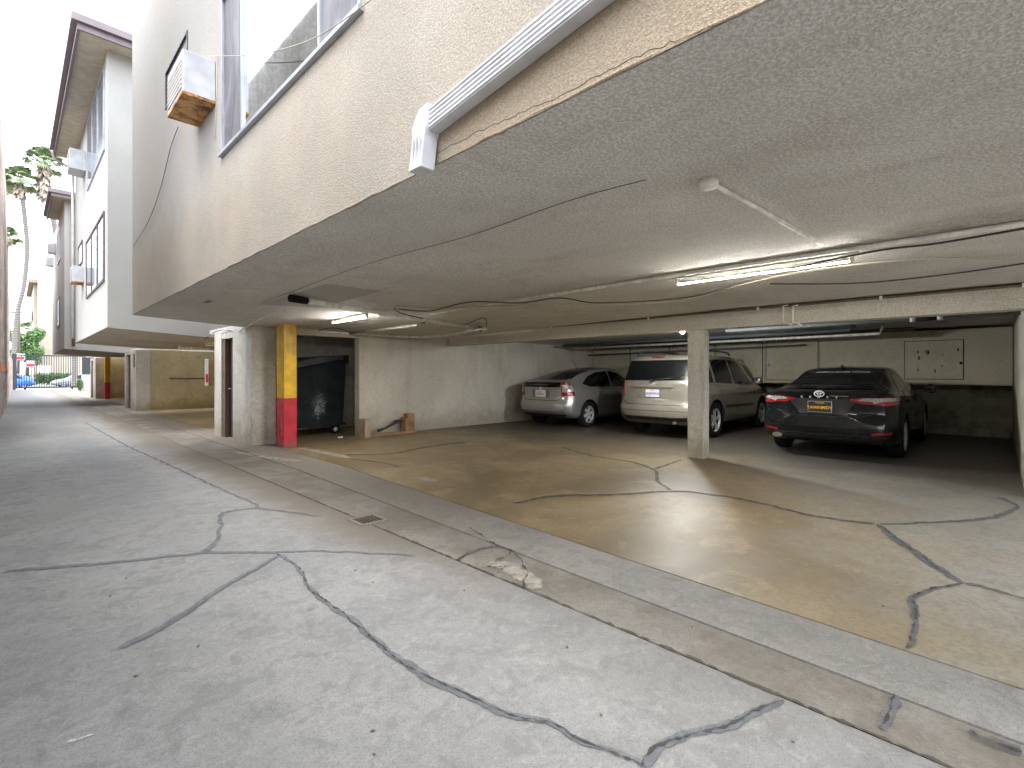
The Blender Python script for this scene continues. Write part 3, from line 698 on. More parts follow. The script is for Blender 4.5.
# ------------------------------------------------------------------ downspout
ds = empty('downspout', (XF, 1.85, 2.2), 'white ribbed metal downspout running slantwise across the tan facade', 'downspout')
m = MB()
sy0, sz0, sy1, sz1 = 1.84, 2.43, -2.5, 2.955
dv = Vector((0, sy1-sy0, sz1-sz0)).normalized(); nv = Vector((0, -dv.z, dv.y)); nv = nv if nv.z > 0 else -nv
h = .049
a0 = Vector((XF-.06, sy0, sz0)); L = Vector((0, sy1-sy0, sz1-sz0))
m.prism([a0-nv*h, a0+nv*h, a0+nv*h+Vector((.055, 0, 0)), a0-nv*h+Vector((.055, 0, 0))], L, 0)
for k in range(5):
    c = a0+nv*h*(-.78+.39*k); m.prism([c-nv*.0055, c+nv*.0055, c+nv*.0035-Vector((.006, 0, 0)), c-nv*.0035-Vector((.006, 0, 0))], L)
m.build('pipe', M['white_paint'], ds)
m = MB(); m.prism([Vector((XF-.078, 1.80, 2.40)), Vector((XF-.078, 1.79, 2.50)), Vector((XF-.078, 1.86, 2.49)), Vector((XF-.078, 1.915, 2.42)), Vector((XF-.078, 1.905, 2.36)), Vector((XF-.078, 1.81, 2.36))], (.076, 0, 0), .003)
m.build('elbow', M['white_paint'], ds)
m = MB(); m.prism([Vector((XF-.08, 1.81, 2.37)), Vector((XF-.08, 1.905, 2.37)), Vector((XF-.1, 1.905, 2.215)), Vector((XF-.1, 1.81, 2.215))], (.075, 0, 0), .003)
for k in range(3): m.box((XF-.096, 1.825+.025*k, 2.225), (XF-.088, 1.835+.025*k, 2.36))
m.build('outlet', M['white_paint'], ds)
# ------------------------------------------------------------------ lights
M['tube_soft'] = emit('short_tube', (1, .96, .88), 150)
def tube_light(x, y0, y1, z, lab, mat='tube', wob=0):
    o = empty('tube_light', (x, (y0+y1)/2, z), lab, 'ceiling light', 'tube lights under the carport ceilings')
    MB().box((x-.02, y0-.06, z+.06), (x+.02, y1+.06, z+.09), .004).build('housing', M['pipe_old'], o)
    MB().tube([(x, y0, z+.005), (x, y1, z+.005)], .009, 10).build('tube', M[mat], o)
    MB().box((x-.0105, y0, z+.0035), (x+.0105, y1, z+.0165), .003).build('reflector', M['pipe_old'], o)  # opaque upper strip added to block the tube's upward light
    for a in (y0-.03, y1+.003): MB().box((x-.015, a, z-.01), (x+.015, a+.027, z+.056)).build('lamp_holder', M['pipe'], o)
tube_light(4.52, .82, 2.2, 2.165, 'long lit tube light on the near ceiling above the brown floor')
tube_light(3.69, 6.69, 7.76, 2.14, 'short lit tube light near the yellow and red post', 'tube_soft')
tube_light(4.4, 14.6, 15.6, 2.05, 'dim warm tube light in the second carport', 'tube_warm')
tube_light(5.6, 17.5, 18.5, 2.05, 'warm tube light deepest in the second carport', 'tube_warm')
bp = ony(682, 332, 5.6); bx = 9.4
o = empty('bare_bulb', (9.0, 4.35, 2.2), 'bright bare bulb hanging behind the beam left of the white post', 'light bulb')
bpos = onx(682.5, 331.5, 7.95)
o.location = bpos
MB().lathe([(0, -.035), (.02, -.03), (.032, -.01), (.03, .012), (.015, .035), (.012, .05)], bpos, 'z', 14).build('bulb', M['bulb'], o)
MB().tube([bpos+Vector((0, 0, .05)), Vector((bpos.x, bpos.y, 2.25))], .02, 10).build('socket', M['pipe'], o)
# ------------------------------------------------------------------ pipes and cables under the ceiling
def pipe(pts, r, mat, lab, name='pipe', cat='pipe', smooth=0, seg=8, caps=None, group=None):
    if not caps: return tag(MB().tube(pts, r, seg, smooth=smooth).build(name, M[mat]), lab, cat, group)
    o = empty(name, pts[0], lab, cat, group); MB().tube(pts, r, seg, smooth=smooth).build('run', M[mat], o)
    for (c, d) in caps: MB().tube([Vector(c), Vector(c)+Vector(d)], r*1.25, 12).build('cap', M['rubber'], o)
    return o
pipe([(4.42, -2.5, 2.235), (4.40, 2, 2.235), (4.5, 6.2, 2.225)], .02, 'pipe', 'painted conduit running along the ceiling behind the near tube light', 'conduit', 'conduit')
pipe([(4.47, -2.5, 2.245), (4.45, 2, 2.245), (4.55, 6.2, 2.235)], .013, 'pipe_dark', 'thin dark strip imitating the shadow line along the painted ceiling conduit', 'shadow_line', 'shadow_line')  # dark tube drawn as the shadow line beside the conduit
j = empty('junction_box', C(709, 184), 'round painted junction box and conduit on the near ceiling', 'junction box')
c = C(709, 184, 2.235); MB().lathe([(0, -.02), (.042, -.02), (.048, -.012), (.048, .02), (0, .02)], c, 'z', 8).build('box', M['pipe'], j)
MB().tube([C(716, 186, 2.235), C(770, 215, 2.235), C(822, 245, 2.235)], .013).build('conduit', M['pipe'], j)
p1, p2 = gnd(308, 301, 2.17), gnd(478, 328.5, 2.13)
pd = (p2-p1).normalized()
pipe([p1, p2], .036, 'pipe', 'thick whitewashed drain pipe with black rubber end caps across the ceiling', 'drain_pipe', 'drain pipe', caps=[(p1-pd*.02, -pd*.22), (p2, pd*.09)], seg=12)
pipe([gnd(350, 333, 2.12), gnd(418, 325, 2.12), gnd(424, 323, 2.18)], .024, 'pipe_old', 'pale painted pipe below the short tube light', 'pipe')
pipe([gnd(300, 330, 2.15), gnd(420, 337, 2.1), gnd(480, 329, 2.1), gnd(484, 331, 2.1)], .024, 'pipe', 'pale pipe over the top of the plaster wall by the bin', 'pipe', smooth=4)
pipe([gnd(230, 336, 2.1), gnd(262, 318, 2.16), gnd(290, 308, 2.2)], .012, 'pipe', 'thin slanting conduit from the broad column to the ceiling', 'conduit', 'conduit')
pipe([gnd(*p, 2.17) for p in ((398, 309), (430, 311), (470, 302), (520, 303), (560, 298), (600, 303), (690, 297), (770, 274), (870, 252), (940, 243), (1060, 222))], .0075, 'cable', 'black cable sagging from the drain pipe past the tube light', 'cable', 'cable', smooth=6, seg=6)
pipe([gnd(*p, 2.2) for p in ((396, 306), (440, 308), (520, 305), (600, 304), (680, 301), (740, 285), (800, 272), (880, 262), (960, 258), (1060, 262))], .0075, 'cable_w', 'painted cable looping along the ceiling near the tube light', 'cable', 'cable', smooth=6, seg=6)
pipe([gnd(*p, 2.23) for p in ((770, 284), (860, 283), (950, 274), (1060, 258))], .0075, 'cable', 'short dark cable on the ceiling right of the tube light', 'cable', 'cable', smooth=6, seg=6)
pipe([gnd(*p, 2.15) for p in ((205, 339), (222, 330), (252, 336), (276, 336), (300, 337), (330, 328), (352, 333))], .0075, 'cable', 'dark cable strung across the yellow post top', 'cable', 'cable', smooth=6, seg=6)
pipe([gnd(*p, 2.16) for p in ((394, 308), (404, 314), (440, 322), (460, 326), (484, 318), (486, 330))], .0075, 'cable', 'tangled cable beside the drain pipe', 'cable', 'cable', smooth=6, seg=6)
# beam-side runs
b = empty('sprinkler_pipe', (7.36, 9, 2.22), 'rusty pipe with clamps along the upper edge of the beam', 'pipe')
MB().tube([(7.375, -2.5, 2.222), (7.375, 9.3, 2.222)], .014).build('run', M['pipe_dark'], b)
for y in (-.2, 1.0, 2.4, 4.1, 6.2, 8.0): MB().box((7.36, y, 2.195), (7.395, y+.03, 2.245)).build('clamp', M['pipe'], b)
for i, (ax, lab) in enumerate(((783, 'left white elbow fitting on the face of the beam'), (793, 'right white elbow fitting on the face of the beam'))):
    pts = [onx(ax+5, 305, 7.37), onx(ax, 306, 7.36), onx(ax, 322, 7.36), onx(ax+9, 325, 7.34)]
    pipe(pts, .012, 'pipe', lab, 'pipe_elbow', 'pipe fitting')
pts = [onx(482+140/1.0-98, 333, 7.38)]
w = onx(522, 330, 7.37); pipe([w+Vector((0, 0, .05)), w, w+Vector((-.02, -.12, -.03)), w+Vector((-.02, -.3, -.03))], .014, 'pipe', 'small white pipe stub on the beam left of the post', 'pipe_elbow', 'pipe fitting')
g1 = empty('steel_pipe', (9.2, 3.0, 2.1), 'grey steel pipe with black coupling behind the beam at right', 'pipe')
MB().tube([(9.15, -.2, 2.10), (9.3, 3.6, 2.10)], .032).build('run', M['pipe_metal'], g1)
q = gnd(935, 317.5, 2.1)
MB().tube([(9.17, .62, 2.1), (9.18, .86, 2.1)], .042, 12).build('coupling', M['rubber'], g1)
MB().tube([(9.17, .56, 2.1), (9.17, .62, 2.1)], .045, 12).build('collar', M['white_paint'], g1); MB().tube([(9.18, .86, 2.1), (9.18, .92, 2.1)], .045, 12).build('collar', M['white_paint'], g1)
pipe([(9.1, .0, 2.17), (9.1, .5, 2.17), (8.9, 2.0, 2.15), (8.9, 2.05, 2.2)], .02, 'pipe', 'pale pipe just above the black coupling', 'pipe')
pipe([(11, 1.9, 2.22), (11, 2.0, 2.12), (11, 8.8, 2.1)], .035, 'pipe_metal', 'long grey pipe over the silver cars', 'pipe')
pipe([(11.8, 1.6, 2.22), (11.8, 1.65, 2.08), (11.8, 9.2, 2.06)], .03, 'pipe', 'pale pipe with bent end deep in the carport', 'pipe')
pipe([(12.6, 1.2, 2.2), (12.6, 9.4, 2.12)], .045, 'pipe_dark', 'dark rusty pipe in front of the storage cabinets', 'pipe')
pipe([(13.0, 3.2, 1.98), (13.0, 9.4, 1.9)], .02, 'pipe_metal', 'thin grey pipe near the back wall top', 'pipe')
# facade cables
pipe([onx(208, 56, XF-.02), onx(250, 55, XF-.06), onx(300, 44, XF-.08), onx(345, 19, XF-.06), onx(420, -40, XF-.02)], .0035, 'cable_w', 'thin wire crossing the near large window', 'cable', 'cable', smooth=6, seg=5)
pipe([onx(178, 127, XF-.02), onx(170, 150, XF-.02), onx(160, 190, XF-.02), onx(148, 222, XF-.02), onx(133.5, 246, XF-.02)], .004, 'cable', 'thin wire trailing down the facade from the rusty air conditioner', 'cable', 'cable', smooth=6, seg=5)
pipe([onx(217, 58, XF-.01), onx(216, 110, XF-.01), onx(215, 140, XF-.01)], .003, 'cable_w', 'pale wire beside the left edge of the near large window', 'cable', 'cable', seg=5)
# ------------------------------------------------------------------ storage cabinets
def cabinet(y0, y1, lab, doors):
    o = empty('storage_cabinet', (13.3, (y0+y1)/2, 1.1), lab, 'cabinet', 'wall cabinets along the back of the carport')
    MB().box((13.3, y0+.004, 1.12), (14.29, y1-.004, 2.2), .006).build('carcass', M['cabinet'], o)
    MB().box((13.29, y0+.004, 1.08), (14.29, y1-.004, 1.12)).build('ledge', M['wood_pale'] if 0 else M['cabinet'], o)
    for (a, b_, z0, z1) in doors:
        MB().box((13.285, a-.012, z0-.012), (13.2985, b_+.012, z1+.012)).build('door_gap', M['gap'], o)
        d = MB().box((13.275, a, z0), (13.298, b_, z1), .003).build('door', M['cabinet'], o)
        if b_-a > 1: MB().box((13.255, b_-.14, 1.565), (13.274, b_+.01, 1.61), .004).tube([(13.25, b_-.06, 1.57), (13.25, b_-.06, 1.5)], .02, 8).build('latch', M['alu'], d)
    return o
CB = cabinet(-.19, 2.99, 'storage cabinet at the right end with a pierced painted door', [(.51, 1.42, 1.2, 1.98)])
cabinet(2.99, 4.19, 'narrow storage cabinet behind the black sedan with a hasp lock', [(3.03, 4.15, 1.16, 2.1)])
cabinet(4.19, 6.7, 'storage cabinet behind the champagne wagon', [(4.25, 5.4, 1.16, 2.1), (5.45, 6.64, 1.16, 2.1)])
cabinet(6.7, 9.45, 'storage cabinet in the left back corner', [(6.76, 8, 1.16, 2.1), (8.05, 9.4, 1.16, 2.1)])
dd = [c for c in CB.children if c.name.startswith('door')][0]
m = MB()
for (a, b_, w_, h_) in ((918, 352, .02, .05), (919, 358, .025, .07), (918, 365, .012, .02), (918, 370, .02, .05), (943, 355, .008, .05), (942, 366, .022, .022), (935, 371, .018, .07), (958, 349.5, .022, .06), (961, 363, .045, .05)):
    q = onx(a, b_, 13.27); m.box((13.268, q.y-w_/2, q.z-h_/2), (13.276, q.y+w_/2, q.z+h_/2), .002)
m.build('hole', M['gap'], dd)
q = onx(927.5, 353, 13.272); MB().add(textmesh('9', .14), face_mx(13.272, q.y, q.z)).build('number', M['gap'], dd)
# ------------------------------------------------------------------ dumpster
du = empty('dumpster', (4.4, 11, 0), 'black steel dumpster with sloping lid in the recess behind the yellow and red post', 'dumpster')
y0, y1 = 10.25, 11.45
prof = [(3.60, .22), (5.10, .22), (5.14, 1.0), (5.17, 1.62), (3.62, 1.30), (3.6, .8)]
MB().prism([Vector((x, y0, z)) for x, z in prof], (0, y1-y0, 0), .015).build('body', M['dumpster'], du)
m = MB().prism([Vector((3.52, y0-.04, 1.31)), Vector((5.20, y0-.04, 1.645)), Vector((5.23, y0-.04, 1.72)), Vector((4.6, y0-.04, 1.68)), Vector((3.5, y0-.04, 1.39))], (0, y1-y0+.08, 0), .01); m.build('lid', M['black'], du)
MB().box((3.6, y0-.05, 1.0), (3.75, y0-.001, 1.1), .01).build('lug', M['dumpster'], du); MB().box((5.10, y0-.06, 1.52), (5.2, y0-.0, 1.70), .008).build('lug', M['dumpster'], du)
MB().box((3.7, y0-.03, .18), (5.15, y0+.03, .235), .005).build('skid', M['dumpster'], du)
for x in (3.8, 4.95):
    w = MB().lathe([(.0, -.03), (.05, -.03), (.095, -.022), (.1, 0), (.095, .022), (.05, .03), (0, .03)], (x, y0+.08, .1), 'y', 20).build('wheel', M['rubber'], du)
    MB().lathe([(0, -.036), (.045, -.036), (.05, -.03), (0, -.03)], (x, y0+.08, .1), 'y', 16).build('rim', M['alloy'], w)
m = MB()
def scuff(cx, cz_, rx, rz, seed):
    rnd = random.Random(seed); m = MB(); lay = m.bm.verts.layers.float.new('edge')
    c = m.bm.verts.new((cx, y0-.006, cz_)); c[lay] = .9; R = []
    for k in range(24):
        a = k/24*2*math.pi; f_ = rnd.uniform(.85, 1.15); v = m.bm.verts.new((cx+math.cos(a)*rx*f_, y0-.006, cz_+math.sin(a)*rz*f_)); v[lay] = 0; R.append(v)
    for k in range(24): m.bm.faces.new((c, R[k], R[(k+1) % 24]))
    m.build('scuff', M['palebuff'], du)
scuff(4.55, .62, .22, .4, 1); scuff(3.95, .5, .25, .26, 2)
# ------------------------------------------------------------------ wooden debris
wd = empty('wooden_frame', (5.5, 9.3, 0), 'broken low wooden frame lying against the plaster wall', 'wooden frame')
MB().box((5.05, 9.2, 0), (5.17, 9.46, .37), .006).build('side_board', M['wood_pale'], wd)
MB().box((6.05, 9.25, .03), (6.12, 9.46, .34), .006).box((6.14, 9.28, .03), (6.3, 9.46, .42), .006).build('side_board', M['wood'], wd)
MB().box((5.17, 9.2, 0), (6.3, 9.27, .05), .005).build('base_board', M['wood'], wd)
kk = tag(MB().prism([Vector((5.45, 9.34, .06)), Vector((5.9, 9.34, .22)), Vector((6.02, 9.34, .24)), Vector((6.03, 9.34, .3)), Vector((5.85, 9.34, .3)), Vector((5.82, 9.34, .24)), Vector((5.6, 9.34, .14)), Vector((5.42, 9.34, .13))], (0, .05, 0), .006).build('metal_bracket', M['black']), 'bent black metal bracket resting in the broken wooden frame', 'bracket')
# paper scrap near bin
q = gnd(340, 438); tag(MB().box((q.x-.05, q.y-.03, .004), (q.x+.05, q.y+.03, .03), .008).build('paper_scrap', M['plate_white']), 'crumpled white paper scrap on the floor in front of the dumpster', 'litter')
# board and sign beside second carport
tag(MB().box((2.93, 12.0, 1.05), (3.03, 12.04, 1.62), .004).build('plywood_board', M['wood']), 'orange plywood board fixed beside the side doorway column', 'board')
sg = empty('warning_sign', (2.72, 12.02, 1.05), 'narrow white sign with red lettering left of the plywood board', 'sign')
MB().box((2.862, 11.97, 1.05), (2.925, 11.99, 1.62), .003).build('plate', M['sign_white'], sg)
MB().box((2.87, 11.964, 1.12), (2.917, 11.969, 1.3)).build('lettering', M['sign_red'], sg)
tag(MB().tube([(4.0, 21.45, 1.15), (6.5, 21.45, 1.15)], .04).build('wall_rail', M['pipe_dark']), 'dark horizontal rail on the yellowed wall of the second carport', 'rail')
pipe([(3.4, 17.0, 2.08), (7.5, 18.2, 2.05)], .05, 'pipe', 'painted pipe crossing the second carport ceiling', 'pipe')
pipe([(3.6, 15.0, 2.08), (7.0, 15.3, 2.05)], .04, 'pipe', 'painted pipe nearest in the second carport ceiling', 'pipe')
# ------------------------------------------------------------------ drain grate
q = gnd(368, 520.5)
dg = empty('drain_grate', (q.x, q.y, 0), 'small square rusty drain grate set in the gutter', 'drain grate')
m = MB(); s_ = .10
for k in range(6): m.box((q.x-s_+.036*k, q.y-s_, .003), (q.x-s_+.036*k+.014, q.y+s_, .014))
for k in range(6): m.box((q.x-s_, q.y-s_+.036*k, .002), (q.x+s_, q.y-s_+.036*k+.012, .0125))
m.build('bars', simple('grate_iron', (.10, .08, .06), .7, .4), dg)
MB().box((q.x-s_, q.y-s_, -.003), (q.x+s_, q.y+s_, .0015)).build('sump', M['gap'], dg)
MB().wall('x', q.x-s_-.025, q.x+s_+.025, q.y-s_-.025, q.y+s_+.025, -.01, .0).build('surround', M['lightpatch'], dg) if 0 else MB().box((q.x-s_-.028, q.y-s_-.028, -.005), (q.x-s_-.002, q.y+s_+.028, .012)).box((q.x+s_+.002, q.y-s_-.028, -.005), (q.x+s_+.028, q.y+s_+.028, .012)).box((q.x-s_, q.y-s_-.028, -.005), (q.x+s_, q.y-s_-.002, .0118)).box((q.x-s_, q.y+s_+.002, -.005), (q.x+s_, q.y+s_+.028, .0118)).build('surround', M['apron'], dg)
# dried leaves on the concrete
rnd = random.Random(5)
lf = None
for (px, py) in ((126, 579), (136, 677), (373, 732), (374, 756), (567, 648), (464, 591), (373, 583), (601, 716), (692, 628), (883, 607), (110, 597), (198, 647), (355, 571), (793, 743)):
    q = gnd(px, py); r = rnd.uniform(.004, .007); a0 = rnd.uniform(0, 6)
    m = MB(); vs = [m.bm.verts.new((math.cos(a0+k*math.pi/4)*r*(1.7 if k % 4 == 0 else 1), math.sin(a0+k*math.pi/4)*r*(1.7 if k % 4 == 0 else .8), .0035+(.004 if k % 3 == 0 else 0))) for k in range(8)]
    f = m.bm.faces.new(vs); e = bmesh.ops.extrude_face_region(m.bm, geom=[f]); bmesh.ops.translate(m.bm, verts=[g_ for g_ in e['geom'] if isinstance(g_, bmesh.types.BMVert)], vec=(0, 0, .002))
    o = m.build('dry_leaf', M['pipe_dark']); o.location = (q.x, q.y, 0); tag(o, 'tiny dark dried leaf lying on the concrete', 'leaf', 'dried leaves scattered on the ground')
# ------------------------------------------------------------------ left side walls
def lx(y): return -.256+.00673*(y-20.1)
def slab(name, ya, yb, z0, z1, mat, th=.4, off=0, parent=None):
    m = MB(); m.prism([Vector((lx(ya)+off, ya, z0)), Vector((lx(yb)+off, yb, z0)), Vector((lx(yb)-th, yb, z0)), Vector((lx(ya)-th, ya, z0))], (0, 0, z1-z0)); return m.build(name, mat, parent)
br = empty('brick_building', (lx(30), 30, 0), 'weathered brick side wall rising along the left edge of the alley', 'building')
slab('wall', 19.5, 31, -.1, 9.0, M['brick'], 6, 0, br); slab('wall', 31.01, 40, -.1, 5.4, M['brick'], 6, 0, br)
slab('brick_band', 19.6, 36, 1.38, 1.62, M['orange_brick'], .01, .012, br)
nb = empty('stucco_building', (lx(5), 5, 0), 'grey plaster neighbour building seen mirrored in the near window', 'building')
slab('wall', 6.2, 11.5, -.1, 6.7, M['neighbour'], 6, 0, nb)
tag(slab('boundary_wall', -4, 6.19, -.1, 3.2, M['bounce_white'], .2), 'unseen tall white wall beside the camera, added to shade the ground and bounce light', 'wall')  # unseen, added: its height shades the near ground, its white bounces light
tag(slab('boundary_wall', 11.51, 19.49, -.1, 1.9, M['bounce_white'], .2), 'unseen low white wall between the neighbours, added to let in and bounce light', 'wall')  # unseen, added: kept low for sky light, white to bounce it
tag(slab('boundary_wall', 40.01, 56, -.1, 2.4, M['brick'], .2), 'low brick boundary wall running up to the alley gate', 'wall')
# ------------------------------------------------------------------ gate, street, far side
gt = empty('alley_gate', (2, 57, 0), 'dark steel bar sliding gate closing the far end of the alley', 'gate')
gx0, gx1, gz = -.05, 4.5, 2.9
m = MB().box((gx0, 57, .12), (gx1, 57.08, .22)).box((gx0, 57, gz-.1), (gx1, 57.08, gz)).box((gx0+.001, 57.002, .2), (gx0+.06, 57.078, gz-.05)).box((gx1-.06, 57.002, .2), (gx1-.001, 57.078, gz-.05))
m.build('frame', M['steel_dark'], gt)
m = MB(); x = gx0+.1
nbars = 0
while x < gx1:
    m = MB(); m.tube([(x, 57.04, .22), (x, 57.04, gz-.1)], .027, 6); m.build('bar', M['steel_dark'], gt); x += .15
MB().box((gx0-.02, 56.95, 0), (gx0+.22, 57.15, 2.95), .01).build('post', M['steel_dark'], gt)
for x in (.7, 3.6): MB().lathe([(0, -.03), (.08, -.03), (.08, .03), (0, .03)], (x, 57.04, .08), 'y', 16).build('wheel', M['rubber'], gt)
ef = empty('entry_wall', (4.6, 55, 0), 'low white wall with grey mailbox panel beside the alley gate', 'wall')
MB().box((3.72, 50, 0), (4.6, 50.4, 1.25), .01).build('wall', M['white_paint'], ef)
MB().box((3.75, 50.4, 1.0), (4.6, 50.6, 2.6), .01).build('panel', M['steel_dark'], ef)
def leaf_blob(bm, c, r, n, s, rnd, squash=1):
    for _ in range(n):
        while True:
            p = Vector((rnd.uniform(-1, 1), rnd.uniform(-1, 1), rnd.uniform(-1, 1)))
            if .25 < p.length < 1: break
        p = Vector((p.x*r[0], p.y*r[1], p.z*r[2]))+Vector(c)
        a = Vector((rnd.gauss(0, 1), rnd.gauss(0, 1), rnd.gauss(0, 1))).normalized(); b = a.orthogonal().normalized()
        q = s*rnd.uniform(.6, 1.3)
        bm.faces.new([bm.verts.new(p+a*q), bm.verts.new(p+b*q*.6), bm.verts.new(p-a*q), bm.verts.new(p-b*q*.6)])
rnd = random.Random(11)
m = MB(); leaf_blob(m.bm, (3.58, 49.7, .5), (.2, .2, .5), 500, .05, rnd)
sh = empty('clipped_shrub', (3.58, 49.7, 0), 'small clipped green shrub in front of the low white wall', 'shrub'); m.build('foliage', M['leafdark'], sh); MB().tube([(3.58, 49.7, 0), (3.58, 49.7, .6)], .03).build('stem', M['bark'], sh)
def rect(name, x0, x1, y0, y1, z, mat): return struct(MB().box((x0, y0, z-.1), (x1, y1, z)).build(name, mat))
rect('sidewalk', -60, 60, 57.3, 62, .0, M['walk'])
rect('street', -80, 80, 62.0, 74, -.1, M['asphalt'])
rect('pavement', -60, 60, 74, 77, .02, M['walk'])
rect('lawn', -60, 60, 77, 84, .03, simple('lawn_grass', (.10, .16, .05), .9, var=.3))
# across the street
fb = empty('beige_apartments', (6, 86, 0), 'beige apartment block across the street with flat overhanging roof', 'building')
ZB = onx
pL, pR = ony(40, 300, 86), ony(53, 300, 86)
zt = ony(46, 291, 86).z+0.0
MB().box((pL.x, 86, -.1), (pL.x+16, 96, ony(46, 271, 86).z), .02).build('wall', M['beige'], fb)
pl2 = ony(33, 300, 100)
MB().box((pl2.x, 96.1, -.1), (pl2.x+18, 112, ony(35, 286, 98).z), .02).build('wall', M['beige'], fb)
MB().box((ony(28.5, 300, 96).x, 94.5, ony(34, 284, 96).z), (pl2.x+18, 113, ony(34, 284, 96).z+.5), .02).build('roof', simple('tan_roof', (.36, .28, .2), .8), fb)
for k in range(3):
    win_far(fb, pl2.x-.01, 98+k*4, 100+k*4, 5.0, 6.6, 'bronze', 2); win_far(fb, pl2.x-.01, 98+k*4, 100+k*4, 9.0, 10.6, 'bronze', 2)
for zz in (5, 9):
    w = MB().box((pL.x+1.2, 85.96, zz), (pL.x+1.3, 86.0, zz+1.4)).build('window', M['bronze'], fb)
lw = tag(MB().box((ony(38, 370, 82).x, 82, 0), (ony(52, 370, 82).x, 82.3, 2.3), .02).build('garden_wall', M['sign_white']), 'white garden wall across the street behind the hedge', 'wall')
m = MB(); rnd = random.Random(3); hx0, hx1 = ony(38, 375, 79).x, ony(72, 375, 79).x
for k in range(14): leaf_blob(m.bm, (hx0+(hx1-hx0)*k/13, 79.3, .75+.12*math.sin(k*1.7)), (.5, .5, .65), 260, .1, rnd)
tag(m.build('hedge', M['leafdark']), 'clipped green hedge across the street above the parked cars', 'hedge')
# palms
def palm(name_lab, base, pts, rr, crown_r, skirt, seed, nfr=46, group='palms along the street'):
    rnd = random.Random(seed)
    o = empty('palm_tree', base, name_lab, 'palm tree', group)
    P = [Vector(base)]+[Vector(p) for p in pts]; top = P[-1]
    MB().tube(P, [rr*1.25]+[rr]*(40), 10, smooth=6).build('trunk', M['ptrunk'], o)
    m = MB()
    for k in range(nfr):
        el = math.radians(rnd.uniform(-35, 78)); az = rnd.uniform(0, 2*math.pi)
        d = Vector((math.cos(az)*math.cos(el), math.sin(az)*math.cos(el), math.sin(el))); s = d.cross(Vector((0, 0, 1))).normalized(); u = s.cross(d)
        Lp = crown_r*rnd.uniform(.45, .6); e = top+d*Lp+Vector((0, 0, -.1*Lp))
        m.bm.faces.new([m.bm.verts.new(v) for v in (top+s*.03, top-s*.03, e-s*.03, e+s*.03)])
        nb_ = 19
        for j in range(nb_):
            a = (j/(nb_-1)-.5)*2.5; bd = (d*math.cos(a)+s*math.sin(a)); Lb = crown_r*.62*(1-.25*abs(a)/1.25)*rnd.uniform(.85, 1.1)
            p1_ = e+bd*Lb*.6+u*.06*crown_r; p2_ = e+bd*Lb+Vector((0, 0, -.28*Lb)); w_ = bd.cross(u).normalized()*.034*crown_r
            m.bm.faces.new([m.bm.verts.new(v) for v in (e, p1_-w_, p2_, p1_+w_)])
    m.build('crown', M['palm'], o)
    if skirt:
        m = MB()
        for k in range(int(110*skirt)):
            az = rnd.uniform(0, 2*math.pi); z0_ = -rnd.uniform(.0, skirt*crown_r*.9); out = rnd.uniform(.25, .6)*crown_r*.6
            a_ = top+Vector((math.cos(az)*rr, math.sin(az)*rr, z0_)); b2 = a_+Vector((math.cos(az)*out, math.sin(az)*out, -rnd.uniform(.5, .9)*crown_r*.6)); s = Vector((-math.sin(az), math.cos(az), 0))*.09*crown_r
            m.bm.faces.new([m.bm.verts.new(v) for v in (a_, (a_+b2)/2+s, b2, (a_+b2)/2-s)])
        m.build('dead_fronds', M['palmdead'], o)
YP = 61
def pp(px, py, Y=YP): return ony(px, py, Y)
palm('tall palm with leaning trunk and full crown nearest the left wall', (pp(14, 385).x, YP, 0), [pp(14, 350), pp(17, 315), pp(24, 285), pp(27, 250), pp(25, 220), pp(20, 180)], .17, 1.4, .9, 1)
palm('tallest palm with shaggy brown skirt partly behind the plum roof', (pp(74, 388).x, YP, 0), [pp(74, 350), pp(66, 290), pp(57, 240), pp(50, 200), pp(44, 162)], .2, 1.55, 2.2, 2)
palm('distant small palm crown beside the brick wall', (ony(6, 380, 90).x, 90, 0), [ony(6, 320, 90), ony(7, 236, 90)], .2, 1.6, .6, 3)
palm('farthest tiny palm above the round street tree', (ony(27, 378, 190).x, 190, 0), [ony(27, 350, 190), ony(28, 331, 190)], .3, 3.0, .3, 4, nfr=26)
palm('background palm whose crown peeks out above the leaning palm', (ony(2, 380, 75).x, 75, 0), [ony(2, 300, 75), ony(3, 185, 75)], .2, 1.4, .6, 6)
# street tree
tc = ony(27, 352, 84)
tr = empty('street_tree', (tc.x, 84, 0), 'round green street tree across the street between palm and beige block', 'tree')
m = MB(); rnd = random.Random(9)
for k in range(16): leaf_blob(m.bm, (tc.x+rnd.uniform(-1.2, 1.2), 84+rnd.uniform(-1, 1), 4.6+rnd.uniform(-1.6, 1.8)), (.8, .8, .75), 260, .16, rnd)
m.build('crown', M['leaf'], tr)
MB().tube([(tc.x, 84, 0), (tc.x, 84, 3), (tc.x+.3, 84, 5)], [.2, .15, .08], 8).tube([(tc.x, 84, 2.5), (tc.x-.9, 84, 4.6)], .07, 6).build('trunk', M['bark'], tr)
